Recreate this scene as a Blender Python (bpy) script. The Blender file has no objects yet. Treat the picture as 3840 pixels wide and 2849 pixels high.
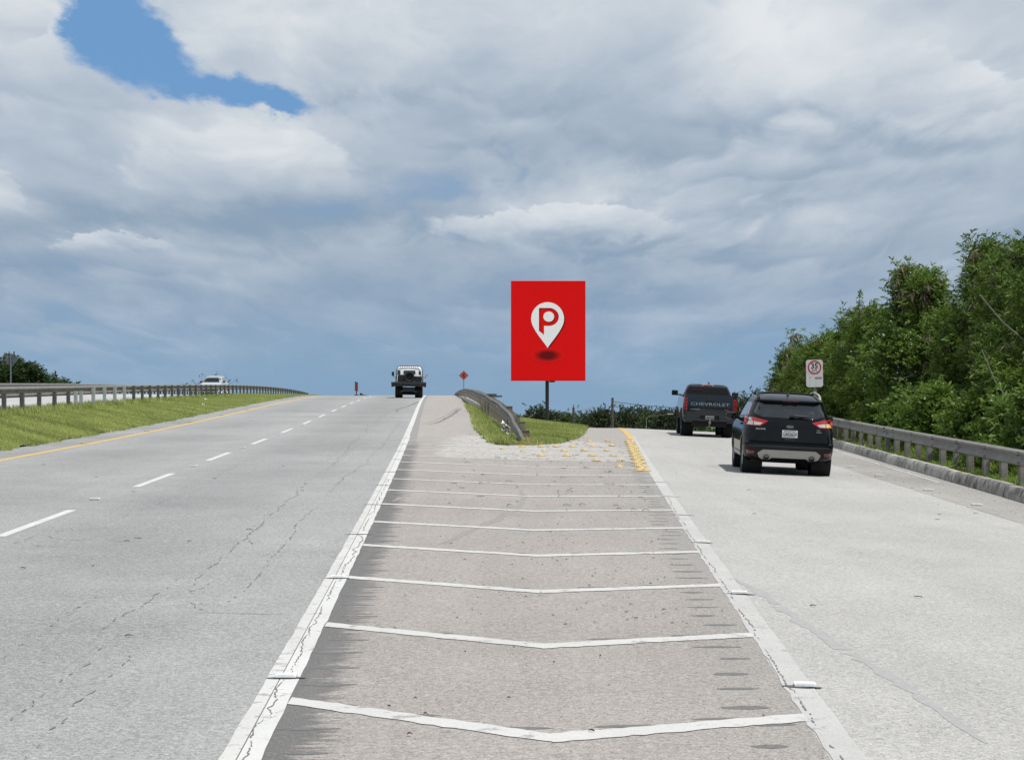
import bpy, bmesh, math, random
import numpy as np
from mathutils import Vector, Matrix
from mathutils.bvhtree import BVHTree

SC = bpy.context.scene
COL = SC.collection
RNG = np.random.default_rng(11)
random.seed(5)
R = math.radians

# ------------------------------------------------------------------ camera
EYE = 1.8                                   # metres above the gore pavement
FPX, CX, HOR = 7414.0, 1920.0, 1558.0       # survey of the site: focal length, centre, horizon
cam_d = bpy.data.cameras.new("camera")
cam_d.sensor_width = 36.0
cam_d.lens = 36.0 * FPX / 3840.0
cam_d.shift_y = (HOR - 1424.5) / 3840.0
cam_d.clip_start = 0.1
cam_d.clip_end = 12000.0
cam = bpy.data.objects.new("camera", cam_d)
cam.location = (0, 0, EYE)
cam.rotation_euler = (R(90), 0, 0)
COL.objects.link(cam)
SC.camera = cam
SC.render.resolution_x, SC.render.resolution_y = 1024, 759
SC.view_settings.view_transform = 'Standard'
SC.view_settings.look = 'None'
SC.view_settings.gamma = 1.0
SC.view_settings.exposure = 0.06
SC.view_settings.use_curve_mapping = False


# ------------------------------------------------------------------ node helper
class NT:
    def __init__(s, tree):
        s.t = tree

    def put(s, sock, val):
        if val is None:
            return
        if isinstance(val, bpy.types.NodeSocket):
            s.t.links.new(val, sock)
        else:
            if hasattr(sock, 'default_value'):
                d = sock.default_value
                try:
                    n = len(d)
                    v = list(val) if hasattr(val, '__len__') else [val] * n
                    if len(v) < n:
                        v = v + [1.0] * (n - len(v))
                    sock.default_value = v[:n]
                except TypeError:
                    sock.default_value = val

    def n(s, typ, *ins, out=0, kw=None, **props):
        nd = s.t.nodes.new(typ)
        for k, v in props.items():
            setattr(nd, k, v)
        for i, v in enumerate(ins):
            s.put(nd.inputs[i], v)
        if kw:
            for k, v in kw.items():
                s.put(nd.inputs[k], v)
        return nd.outputs[out]

    def m(s, op, a, b=None, c=None, clamp=False):
        return s.n('ShaderNodeMath', a, b, c, operation=op, use_clamp=clamp)

    def add(s, a, b): return s.m('ADD', a, b)
    def sub(s, a, b): return s.m('SUBTRACT', a, b)
    def mul(s, a, b): return s.m('MULTIPLY', a, b)
    def div(s, a, b): return s.m('DIVIDE', a, b)

    def ss(s, x, lo, hi, a=0.0, b=1.0):
        return s.n('ShaderNodeMapRange', x, lo, hi, a, b, interpolation_type='SMOOTHSTEP')

    def lin(s, x, lo, hi, a=0.0, b=1.0):
        return s.n('ShaderNodeMapRange', x, lo, hi, a, b, clamp=True)

    def noise(s, vec, scale, detail=4.0, rough=0.5, dist=0.0, out=0):
        nd = s.t.nodes.new('ShaderNodeTexNoise')
        s.put(nd.inputs['Vector'], vec)
        s.put(nd.inputs['Scale'], scale)
        s.put(nd.inputs['Detail'], detail)
        s.put(nd.inputs['Roughness'], rough)
        s.put(nd.inputs['Distortion'], dist)
        return nd.outputs[out]

    def mix(s, fac, a, b, blend='MIX'):
        nd = s.t.nodes.new('ShaderNodeMix')
        nd.data_type = 'RGBA'
        nd.blend_type = blend
        s.put(nd.inputs[0], fac)
        s.put(nd.inputs[6], a)
        s.put(nd.inputs[7], b)
        return nd.outputs[2]

    def xyz(s, vec):
        nd = s.t.nodes.new('ShaderNodeSeparateXYZ')
        s.put(nd.inputs[0], vec)
        return nd.outputs

    def vec(s, x, y, z):
        return s.n('ShaderNodeCombineXYZ', x, y, z)

    def vmul(s, v, k):
        return s.n('ShaderNodeVectorMath', v, k, operation='MULTIPLY')

    def vadd(s, v, k):
        return s.n('ShaderNodeVectorMath', v, k, operation='ADD')


# ------------------------------------------------------------------ sun and sky
SUN_TO = Vector((0.31, -0.20, 0.93)).normalized()
SUN_EL = math.asin(SUN_TO.z)
SUN_AZ = math.atan2(SUN_TO.x, SUN_TO.y)
sun_d = bpy.data.lights.new("sun", 'SUN')
sun_d.energy = 3.9
sun_d.angle = R(0.55)
sun_d.color = (1.0, 0.965, 0.91)
sun = bpy.data.objects.new("sun", sun_d)
sun.rotation_euler = SUN_TO.to_track_quat('Z', 'Y').to_euler()
sun.location = (40, -25, 120)
COL.objects.link(sun)

world = bpy.data.worlds.new("World")
SC.world = world
world.use_nodes = True
wt = world.node_tree
wt.nodes.clear()
W = NT(wt)


def build_sky():
    gen = W.n('ShaderNodeTexCoord', out=0)
    x, y, z = W.xyz(gen)
    az = W.m('ARCTAN2', x, y)
    h = W.m('SQRT', W.add(W.mul(x, x), W.mul(y, y)))
    el = W.m('MAXIMUM', W.div(z, W.m('MAXIMUM', h, 0.02)), 0.0)
    el = W.m('MINIMUM', el, 6.0)
    sky = W.n('ShaderNodeTexSky', sky_type='NISHITA', sun_disc=False, sun_elevation=SUN_EL,
              sun_rotation=SUN_AZ, altitude=0.0, air_density=1.0, dust_density=1.2, ozone_density=1.4)

    def coords(dz, seed):
        e = W.add(el, dz)
        q = W.m('LOGARITHM', W.div(W.add(e, 0.05), 0.05), math.e)
        s = W.m('POWER', W.div(0.1, W.add(e, 0.05)), 0.7)
        return W.vec(W.mul(W.mul(az, 19.0), s), W.mul(q, 3.7), seed)

    # domain warp so the placed cloud masses get ragged edges
    c0 = coords(0.0, 3.3)
    wn = W.noise(c0, 1.25, 9.0, 0.60, 0.0, out=1)
    wx, wy, wz = W.xyz(wn)
    eldep = W.add(el, 0.07)

    def field(dz):
        azw = W.add(az, W.mul(W.mul(W.sub(wx, 0.5), 0.30), eldep))
        elw = W.add(W.add(el, dz), W.mul(W.mul(W.sub(wy, 0.5), 0.22), eldep))
        return azw, elw

    def blobs(items, azw, elw):
        acc = None
        for (u, v, su, sv, a) in items:
            ca, ce = (u - CX) / FPX, (HOR - v) / FPX
            dx = W.mul(W.sub(azw, ca), FPX / su)
            dy = W.mul(W.sub(elw, ce), FPX / sv)
            g = W.m('EXPONENT', W.mul(W.add(W.mul(dx, dx), W.mul(dy, dy)), -1.0))
            g = W.mul(g, a)
            acc = g if acc is None else W.add(acc, g)
        return acc

    holes = [(400, 20, 140, 170, 1.5), (510, 120, 150, 140, 1.5), (640, 235, 190, 85, 1.3), (860, 335, 230, 55, 1.5),
             (1050, 400, 190, 42, 1.5), (20, 600, 70, 50, 0.9), (2560, 700, 420, 60, 0.25),
             (3500, 600, 500, 60, 0.25)]
    bright = [(100, 110, 190, 170, 0.85), (720, 520, 420, 120, 0.62), (960, 575, 150, 80, 0.75), (600, 690, 560, 110, 0.35),
              (20, 720, 110, 120, 0.6), (1000, 180, 420, 190, 0.7), (1700, 60, 600, 150, 0.45), (2950, 100, 420, 170, 0.55),
              (3450, 340, 560, 140, 0.55), (2950, 300, 300, 120, 0.2), (2000, 840, 520, 70, 0.75), (2900, 860, 420, 70, 0.5),
              (1250, 900, 300, 60, 0.25), (2450, 760, 900, 60, 0.25), (420, 920, 240, 40, 0.55),
              (500, 1190, 220, 45, 0.35), (700, 1300, 420, 40, 0.3), (170, 1290, 110, 40, 0.35),
              (2250, 1180, 600, 35, 0.35), (2480, 1270, 120, 50, 0.45), (3100, 1150, 400, 60, 0.4), (2000, 1320, 300, 40, 0.2)]
    dark = [(800, 860, 620, 65, 0.8), (450, 420, 420, 110, 0.42), (1450, 390, 560, 60, 0.42), (2500, 480, 620, 110, 0.5),
            (3450, 570, 520, 50, 0.75), (2300, 1120, 460, 45, 0.55), (1300, 1100, 900, 60, 0.25), (3400, 720, 600, 50, 0.3), (350, 640, 220, 60, 0.3)]
    azw, elw = field(0.0)
    bh = blobs(holes, azw, elw)
    bb = blobs(bright, azw, elw)
    bd = blobs(dark, azw, elw)
    # billow noise with a second sample a little higher: tops catch light, bases go grey
    warp = W.vmul(W.vadd(W.noise(coords(0.0, 55.0), 0.9, 3.0, 0.5, 0.0, out=1), (-0.5, -0.5, -0.5)), (1.5, 1.1, 0.0))

    qq = W.m('LOGARITHM', W.div(W.add(el, 0.05), 0.05), math.e)

    def shelves(freq, amp, sc, seed, soft):
        # heaped cloud tops one behind the other: each bright along its lumpy upper edge, greying towards its base
        n = W.noise(W.vadd(coords(0.0, seed), warp), sc, 7.0, 0.52, 0.0)
        f = W.m('FRACT', W.add(W.add(W.mul(qq, freq), W.mul(n, amp)), seed))
        return W.mul(W.m('POWER', f, 0.8), W.ss(f, 1.0 - soft, 1.0, 1.0, 0.0))
    sa = shelves(2.4, 2.6, 0.75, 63.3, 0.27)
    sb = shelves(4.6, 3.0, 1.25, 71.7, 0.34)
    ma = W.ss(W.noise(coords(0.0, 81.0), 0.55, 2.0, 0.5), 0.36, 0.62, 0.25, 1.0)
    mb_ = W.ss(W.noise(coords(0.0, 91.0), 0.8, 2.0, 0.5), 0.40, 0.62, 0.15, 1.0)
    shelf = W.add(W.mul(W.mul(W.sub(sa, 0.44), ma), 0.33), W.mul(W.mul(W.sub(sb, 0.42), mb_), 0.20))

    def billow(dz, det):
        c = W.vadd(coords(dz, 7.1), warp)
        return W.noise(c, 0.66, det, 0.50, 0.0)
    na = billow(0.0, 8.0)
    nb = billow(0.016, 4.0)
    rel = W.m('MINIMUM', W.m('MAXIMUM', W.sub(na, nb), -0.09), 0.12)
    big = W.noise(coords(0.0, 21.0), 0.42, 4.0, 0.5, 0.0)
    # coverage
    low = W.ss(el, 0.0, 0.085, 0.0, 1.0)
    cov = W.add(W.mul(W.sub(na, 0.5), 2.6), W.add(0.62, W.mul(low, 0.72)))
    cov = W.add(cov, W.mul(W.sub(W.noise(coords(0.0, 41.0), 1.7, 7.0, 0.55, 0.0), 0.5), W.ss(el, 0.0, 0.13, 2.2, 0.5)))
    cov = W.add(cov, W.mul(shelf, 1.2))
    cov = W.sub(W.add(cov, W.mul(bb, 1.0)), W.mul(bh, 1.45))
    cov = W.m('MAXIMUM', cov, W.m('SUBTRACT', W.mul(low, 0.55), bh))
    cov = W.ss(cov, 0.0, 1.15)
    cov = W.mul(cov, W.ss(el, 0.004, 0.060, 0.35, 1.0))
    # brightness of the cloud
    br = W.add(0.46, W.mul(W.sub(big, 0.5), 0.40))
    br = W.add(br, W.mul(rel, 0.5))
    br = W.add(br, W.mul(shelf, W.ss(el, 0.0, 0.09, 0.7, 1.0)))
    br = W.add(br, W.mul(W.sub(na, 0.5), 0.40))
    br = W.add(br, W.mul(bb, 0.40))
    br = W.sub(br, W.mul(bd, 0.40))
    puff = W.noise(coords(0.0, 33.0), 1.9, 7.0, 0.56, 0.0)
    br = W.add(br, W.mul(W.sub(puff, 0.5), 0.40))
    br = W.add(br, W.ss(el, 0.05, 0.18, -0.25, 0.07))
    # the few big heaps that stand out of the deck
    rag = W.noise(W.vadd(coords(0.0, 101.0), warp), 1.5, 8.0, 0.55)
    rag2 = W.noise(W.vadd(coords(0.0, 111.0), warp), 2.2, 6.0, 0.52)
    for (u, v, su, sv) in ((900, 620, 400, 175), (80, 110, 210, 150), (1180, 190, 560, 175), (3480, 370, 560, 130), (2010, 850, 520, 75), (420, 930, 220, 38), (30, 740, 110, 110)):
        dx = W.mul(W.sub(azw, (u - CX) / FPX), FPX / su)
        dy = W.mul(W.sub(elw, (HOR - v) / FPX), FPX / sv)
        rr = W.add(W.sub(1.0, W.add(W.mul(dx, dx), W.mul(dy, dy))), W.mul(W.sub(rag, 0.5), 2.2))
        mk = W.mul(W.ss(rr, 0.05, 0.42), W.ss(dy, -1.15, -0.25))
        tone = W.add(W.add(0.62, W.mul(dy, 0.26)), W.add(W.mul(W.sub(rag2, 0.5), 0.75), W.mul(W.sub(rag, 0.5), 0.35)))
        br = W.add(br, W.mul(W.mul(mk, 0.72), W.sub(tone, br)))
    ramp = wt.nodes.new('ShaderNodeValToRGB')
    W.put(ramp.inputs[0], br)
    cr = ramp.color_ramp
    cr.interpolation = 'B_SPLINE'
    cols = [(0.0, (0.24, 0.335, 0.45)), (0.25, (0.33, 0.41, 0.51)), (0.5, (0.45, 0.52, 0.605)), (0.75, (0.61, 0.66, 0.71)),
            (1.0, (0.76, 0.785, 0.81))]
    while len(cr.elements) < len(cols):
        cr.elements.new(0.5)
    for e, (p, c) in zip(cr.elements, cols):
        e.position = p
        e.color = (*c, 1)
    # blue of the clear parts: the physical sky pulled towards the humid blue of this air
    lowblue = W.mix(W.ss(el, 0.0, 0.16), (0.215, 0.365, 0.545, 1), (0.145, 0.315, 0.585, 1))
    nish = W.vmul(sky, (0.1, 0.1, 0.1))
    blue = W.mix(0.90, nish, lowblue)
    cloudcol = W.mix(W.ss(el, 0.0, 0.10, 0.45, 0.0), ramp.outputs[0], lowblue)
    col = W.mix(cov, blue, cloudcol)
    col10 = W.vmul(col, (10.0, 10.0, 10.0))
    bg = W.n('ShaderNodeBackground', col10, 0.1)
    out = wt.nodes.new('ShaderNodeOutputWorld')
    wt.links.new(bg, out.inputs[0])


build_sky()


# ------------------------------------------------------------------ mesh helpers
def tag(o, label=None, cat=None, group=None, kind=None):
    if label: o['label'] = label
    if cat: o['category'] = cat
    if group: o['group'] = group
    if kind: o['kind'] = kind
    return o


def link(name, data, parent=None):
    o = bpy.data.objects.new(name, data)
    COL.objects.link(o)
    if parent is not None:
        o.parent = parent
    return o


def empty(name, loc=(0, 0, 0), rot=(0, 0, 0)):
    o = bpy.data.objects.new(name, None)
    o.empty_display_size = 0.2
    o.location = loc
    o.rotation_euler = rot
    COL.objects.link(o)
    return o


def copy_tree(o, parent=None):
    c = o.copy()
    COL.objects.link(c)
    if parent is not None:
        c.parent = parent
    for ch in o.children:
        copy_tree(ch, c)
    return c


class MB:
    """collects shapes and links them as one mesh object"""
    def __init__(s):
        s.v = []
        s.f = []

    def add(s, verts, faces):
        b = len(s.v)
        s.v.extend([tuple(map(float, p)) for p in verts])
        s.f.extend([tuple(i + b for i in f) for f in faces])
        return s

    def box(s, c, d, rz=0.0, bev=0.0, taper=1.0):
        x, y, z = [k / 2 for k in d]
        if bev <= 0:
            pts = [(-x, -y, -z), (x, -y, -z), (x, y, -z), (-x, y, -z),
                   (-x * taper, -y * taper, z), (x * taper, -y * taper, z), (x * taper, y * taper, z), (-x * taper, y * taper, z)]
            fs = [(0, 3, 2, 1), (4, 5, 6, 7), (0, 1, 5, 4), (1, 2, 6, 5), (2, 3, 7, 6), (3, 0, 4, 7)]
        else:
            bm = bmesh.new()
            bmesh.ops.create_cube(bm, size=1.0)
            for v in bm.verts:
                v.co = Vector((v.co.x * d[0], v.co.y * d[1], v.co.z * d[2]))
            bmesh.ops.bevel(bm, geom=bm.edges[:], offset=bev, segments=2, affect='EDGES', profile=0.6)
            bm.verts.index_update()
            pts = [tuple(v.co) for v in bm.verts]
            fs = [tuple(v.index for v in f.verts) for f in bm.faces]
            bm.free()
        ca, sa = math.cos(rz), math.sin(rz)
        pts = [(c[0] + p[0] * ca - p[1] * sa, c[1] + p[0] * sa + p[1] * ca, c[2] + p[2]) for p in pts]
        return s.add(pts, fs)

    def cyl(s, a, b, r0, r1=None, n=16, caps=True):
        r1 = r0 if r1 is None else r1
        a, b = Vector(a), Vector(b)
        ax = (b - a).normalized()
        t = ax.orthogonal().normalized()
        w = ax.cross(t)
        pts = []
        for (c, r) in ((a, r0), (b, r1)):
            for i in range(n):
                an = 2 * math.pi * i / n
                pts.append(c + t * (r * math.cos(an)) + w * (r * math.sin(an)))
        fs = [(i, (i + 1) % n, n + (i + 1) % n, n + i) for i in range(n)]
        if caps:
            fs.append(tuple(range(n - 1, -1, -1)))
            fs.append(tuple(range(n, 2 * n)))
        return s.add(pts, fs)

    def tube(s, pts, rad, n=6, cap=True):
        pts = [Vector(p) for p in pts]
        if not hasattr(rad, '__len__'):
            rad = [rad] * len(pts)
        vs = []
        ref = Vector((0.13, 0.31, 0.94)).normalized()
        for i, p in enumerate(pts):
            d = (pts[min(i + 1, len(pts) - 1)] - pts[max(i - 1, 0)]).normalized()
            t = d.cross(ref)
            if t.length < 1e-3:
                t = d.orthogonal()
            t.normalize()
            w = d.cross(t)
            for k in range(n):
                an = 2 * math.pi * k / n
                vs.append(p + t * (rad[i] * math.cos(an)) + w * (rad[i] * math.sin(an)))
        fs = []
        for i in range(len(pts) - 1):
            for k in range(n):
                a, b = i * n + k, i * n + (k + 1) % n
                fs.append((a, b, b + n, a + n))
        if cap:
            fs.append(tuple(range(n - 1, -1, -1)))
            fs.append(tuple(range((len(pts) - 1) * n, len(pts) * n)))
        return s.add(vs, fs)

    def lathe(s, prof, c=(0, 0, 0), axis='z', n=24):
        vs, fs = [], []
        for (r, t) in prof:
            for i in range(n):
                an = 2 * math.pi * i / n
                a, b = r * math.cos(an), r * math.sin(an)
                if axis == 'z': p = (c[0] + a, c[1] + b, c[2] + t)
                elif axis == 'x': p = (c[0] + t, c[1] + a, c[2] + b)
                else: p = (c[0] + a, c[1] + t, c[2] + b)
                vs.append(p)
        m = len(prof)
        for j in range(m - 1):
            for i in range(n):
                a, b = j * n + i, j * n + (i + 1) % n
                fs.append((a, b, b + n, a + n))
        return s.add(vs, fs)

    def prism(s, outline, y0, y1, plane='xz', o=(0, 0, 0)):
        n = len(outline)
        def P(a, b, t):
            if plane == 'xz': q = (a, t, b)
            elif plane == 'xy': q = (a, b, t)
            else: q = (t, a, b)
            return (q[0] + o[0], q[1] + o[1], q[2] + o[2])
        vs = [P(a, b, y0) for a, b in outline] + [P(a, b, y1) for a, b in outline]
        fs = [tuple(range(n)), tuple(range(2 * n - 1, n - 1, -1))]
        fs += [(i, n + i, n + (i + 1) % n, (i + 1) % n) for i in range(n)]
        return s.add(vs, fs)

    def mesh(s, name, smooth=None, fix=True):
        me = bpy.data.meshes.new(name)
        me.from_pydata(s.v, [], s.f)
        me.update()
        if fix:
            bm = bmesh.new()
            bm.from_mesh(me)
            bmesh.ops.recalc_face_normals(bm, faces=bm.faces[:])
            bm.to_mesh(me)
            bm.free()
        if smooth is not None:
            me.shade_smooth()
            me.set_sharp_from_angle(angle=R(smooth))
        return me

    def build(s, name, mat, parent=None, smooth=None, fix=True):
        me = s.mesh(name, smooth, fix)
        if mat is not None:
            me.materials.append(mat)
        return link(name, me, parent)


def np_mesh(name, verts, faces, mat=None, parent=None, smooth=False):
    """fast mesh from numpy arrays; faces (n,3) or (n,4)"""
    me = bpy.data.meshes.new(name)
    verts = np.asarray(verts, dtype=np.float32)
    faces = np.asarray(faces, dtype=np.int32)
    k = faces.shape[1]
    me.vertices.add(len(verts))
    me.vertices.foreach_set('co', verts.ravel())
    me.loops.add(faces.size)
    me.loops.foreach_set('vertex_index', faces.ravel())
    me.polygons.add(len(faces))
    me.polygons.foreach_set('loop_start', np.arange(0, faces.size, k, dtype=np.int32))
    me.update(calc_edges=True)
    me.validate()
    if smooth:
        me.shade_smooth()
    if mat is not None:
        me.materials.append(mat)
    return link(name, me, parent)


def text_mesh(body, size, width=None, depth=0.002, bold=0.0):
    cu = bpy.data.curves.new("text", 'FONT')
    cu.body = body
    cu.size = size
    cu.align_x = 'CENTER'
    cu.align_y = 'CENTER'
    cu.extrude = depth
    cu.offset = bold
    cu.resolution_u = 2
    ob = bpy.data.objects.new("text", cu)
    COL.objects.link(ob)
    dg = bpy.context.evaluated_depsgraph_get()
    me = bpy.data.meshes.new_from_object(ob.evaluated_get(dg))
    bpy.data.objects.remove(ob)
    bpy.data.curves.remove(cu)
    if width:
        xs = [v.co.x for v in me.vertices]
        k = width / (max(xs) - min(xs))
        c = (max(xs) + min(xs)) / 2
        for v in me.vertices:
            v.co.x = (v.co.x - c) * k
    return me


def lettering(name, body, size, loc, mat, parent, width=None, depth=0.002, bold=0.0, rx=90, rz=0):
    me = text_mesh(body, size, width, depth, bold)
    me.materials.clear()
    me.materials.append(mat)
    me.transform(Matrix.Rotation(R(rz), 4, 'Z') @ Matrix.Rotation(R(rx), 4, 'X'))
    o = link(name, me, parent)
    o.location = loc
    return o

# ------------------------------------------------------------------ materials
def principled(name, col, rough=0.6, metal=0.0, coat=0.0, spec=0.5, vary=0.0, vscale=3.0, bump=0.0, bscale=40.0,
               dirt=None, transm=0.0, emit=None):
    m = bpy.data.materials.new(name)
    m.use_nodes = True
    t = NT(m.node_tree)
    b = m.node_tree.nodes['Principled BSDF']
    c = (*col, 1)
    pos = t.n('ShaderNodeTexCoord', out=3)
    if vary > 0:
        n1 = t.noise(pos, vscale, 5.0, 0.6)
        n2 = t.noise(pos, vscale * 9.0, 4.0, 0.6)
        k = t.add(t.lin(n1, 0.3, 0.7, 1 - vary, 1 + vary), t.lin(n2, 0.3, 0.7, -vary * 0.5, vary * 0.5))
        cc = t.n('ShaderNodeVectorMath', c[:3], k, operation='SCALE', kw={3: k})
        c = cc
    if dirt:
        dc, amt, sc = dirt
        dn = t.noise(pos, sc, 6.0, 0.65)
        c = t.mix(t.mul(t.ss(dn, 0.45, 0.68), amt), c, (*dc, 1))
    t.put(b.inputs['Base Color'], c)
    b.inputs['Roughness'].default_value = rough
    b.inputs['Metallic'].default_value = metal
    b.inputs['Coat Weight'].default_value = coat
    b.inputs['Coat Roughness'].default_value = 0.04
    b.inputs['Specular IOR Level'].default_value = spec
    b.inputs['Transmission Weight'].default_value = transm
    if emit:
        b.inputs['Emission Color'].default_value = (*emit[0], 1)
        b.inputs['Emission Strength'].default_value = emit[1]
    if bump > 0:
        nn = t.noise(pos, bscale, 4.0, 0.6)
        bp = t.n('ShaderNodeBump', kw={'Strength': bump, 'Height': nn, 'Distance': 0.02})
        t.put(b.inputs['Normal'], bp)
    return m


def scale_col(t, col, k):
    return t.n('ShaderNodeVectorMath', col, operation='SCALE', kw={3: k})


def pavement(name, base, tint=(1, 1, 1), grain=0.30, lanes=None, gore=False, patch=0.10, worn=None):
    """weathered asphalt with exposed aggregate; UV 'left' = metres from the left edge, distance"""
    m = bpy.data.materials.new(name)
    m.use_nodes = True
    t = NT(m.node_tree)
    b = m.node_tree.nodes['Principled BSDF']
    pos = t.n('ShaderNodeNewGeometry', out=0)
    uv = t.n('ShaderNodeUVMap', uv_map='left')
    lx, ld, _ = t.xyz(uv)
    n1 = t.noise(pos, 80.0, 2.0, 0.75)
    n2 = t.noise(pos, 26.0, 3.0, 0.7)
    n3 = t.noise(pos, 1.3, 5.0, 0.6)
    n4 = t.noise(pos, 0.16, 4.0, 0.55)
    stretch = t.noise(t.vmul(pos, (1.2, 0.10, 1.0)), 1.6, 5.0, 0.6)
    k = t.add(t.lin(n1, 0.30, 0.70, -grain * 1.35, grain * 1.35), t.lin(n2, 0.32, 0.68, -grain * 0.8, grain * 0.8))
    k = t.add(k, t.add(t.lin(n3, 0.3, 0.7, -patch * 0.55, patch * 0.55), t.lin(n4, 0.3, 0.7, -patch, patch)))
    k = t.add(k, t.lin(stretch, 0.3, 0.7, -0.05, 0.05))
    k = t.add(1.0, k)
    if lanes:
        for (c, w, a) in lanes:        # worn, oil-darkened tracks along the lane
            wob = t.add(lx, t.lin(n4, 0.3, 0.7, -0.25, 0.25))
            dx = t.div(t.sub(wob, c), w)
            g = t.m('EXPONENT', t.mul(t.mul(dx, dx), -1.0))
            k = t.sub(k, t.mul(g, t.mul(t.lin(stretch, 0.3, 0.7, 0.5, 1.3), a)))
    col = scale_col(t, tuple(base), k)
    # scattered dark and pale stones
    vo = t.t.nodes.new('ShaderNodeTexVoronoi')
    t.put(vo.inputs['Vector'], pos)
    vo.inputs['Scale'].default_value = 42.0
    stone = t.xyz(vo.outputs['Color'])[0]
    inside = t.m('LESS_THAN', vo.outputs['Distance'], 0.30)
    col = t.mix(t.mul(t.mul(t.m('GREATER_THAN', stone, 0.93), inside), 0.55), col, (0.10, 0.098, 0.095, 1))
    col = t.mix(t.mul(t.mul(t.m('LESS_THAN', stone, 0.06), inside), 0.45), col, (0.62, 0.60, 0.57, 1))
    if gore:
        uv2 = t.n('ShaderNodeUVMap', uv_map='right')
        rx, rd, _ = t.xyz(uv2)
        # bare grey asphalt along the lines where traffic has scrubbed off the tan slurry
        streak = t.noise(t.vmul(pos, (2.2, 16.0, 1.0)), 1.0, 6.0, 0.7)
        streak2 = t.noise(t.vmul(pos, (3.5, 5.0, 1.0)), 1.0, 5.0, 0.7)
        edge = t.add(0.40, t.add(t.mul(t.sub(streak, 0.5), 0.75), t.mul(t.sub(streak2, 0.5), 0.35)))
        w = t.ss(t.sub(lx, edge), -0.05, 0.12, 1.0, 0.0)
        w = t.mul(w, t.ss(ld, 51.0, 53.5, 0.9, 0.0))
        far = t.mul(t.m('LESS_THAN', lx, t.add(t.lin(ld, 50.0, 75.0, 0.42, 0.36), t.mul(t.sub(streak, 0.5), 0.12))), t.m('GREATER_THAN', ld, 51.5))
        grey = scale_col(t, (0.125, 0.122, 0.120), t.lin(n1, 0.28, 0.72, 0.6, 1.4))
        greyf = scale_col(t, (0.20, 0.196, 0.192), t.lin(n1, 0.28, 0.72, 0.7, 1.3))
        col = t.mix(w, col, grey)
        col = t.mix(t.mul(far, t.ss(ld, 51.0, 53.0)), col, greyf)
        edge2 = t.add(0.16, t.add(t.mul(t.sub(streak, 0.5), 1.5), t.mul(t.sub(streak2, 0.5), 0.5)))
        w2 = t.ss(t.sub(rx, edge2), -0.05, 0.30, 0.85, 0.0)
        w2 = t.mul(w2, t.mul(t.ss(rd, 36.0, 42.0, 1.0, 0.0), t.ss(rd, 14.0, 20.0, 0.35, 1.0)))
        col = t.mix(w2, col, t.mix(t.ss(n1, 0.35, 0.65), (0.16, 0.155, 0.15, 1), (0.38, 0.36, 0.34, 1)))
        # old white paint scoured across the nose
        px, py, pz = t.xyz(pos)
        zone = t.mul(t.ss(py, 41.0, 46.0), t.mul(t.ss(py, 56.0, 61.0, 1.0, 0.0), t.mul(t.ss(px, -2.6, -1.0), t.ss(px, 2.0, 3.8, 1.0, 0.1))))
        ragged = t.noise(t.vmul(pos, (1.0, 0.35, 1.0)), 1.4, 5.0, 0.65)
        flake = t.noise(t.vmul(pos, (1.0, 1.5, 1.0)), 8.0, 5.0, 0.8)
        col = t.mix(t.ss(py, 34.0, 62.0, 0.0, 0.30), col, (0.40, 0.375, 0.35, 1))  # paler with distance: grazing-angle brightness put into the pavement colour
        pw = t.mul(t.ss(t.add(zone, t.mul(t.sub(ragged, 0.5), 1.5)), 0.35, 0.85), t.ss(flake, 0.46, 0.56))
        col = t.mix(t.mul(pw, 0.62), col, (0.60, 0.59, 0.57, 1))
        # pebbly dirt on the ramp side
        pz2 = t.mul(t.ss(px, 0.3, 2.2), t.mul(t.ss(py, 17.0, 26.0), t.ss(py, 50.0, 62.0, 1.0, 0.3)))
        peb = t.noise(pos, 17.0, 3.0, 0.8)
        col = t.mix(t.mul(t.mul(pz2, t.ss(peb, 0.56, 0.64)), 0.6), col, (0.17, 0.155, 0.14, 1))
        col = t.mix(t.mul(t.mul(pz2, t.ss(peb, 0.40, 0.33)), 0.5), col, (0.52, 0.51, 0.49, 1))
        # dark rubbed bands left by tyres across the lines
        bands = t.noise(t.vmul(pos, (4.0, 0.22, 1.0)), 0.9, 3.0, 0.5)
        col = t.mix(t.ss(bands, 0.55, 0.8, 0.0, 0.22), col, (0.34, 0.322, 0.305, 1))
    t.put(b.inputs['Base Color'], col)
    b.inputs['Roughness'].default_value = 0.9
    b.inputs['Specular IOR Level'].default_value = 0.25
    bp = t.n('ShaderNodeBump', kw={'Strength': 0.45, 'Height': t.add(n1, n2), 'Distance': 0.006})
    t.put(b.inputs['Normal'], bp)
    return m


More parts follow.
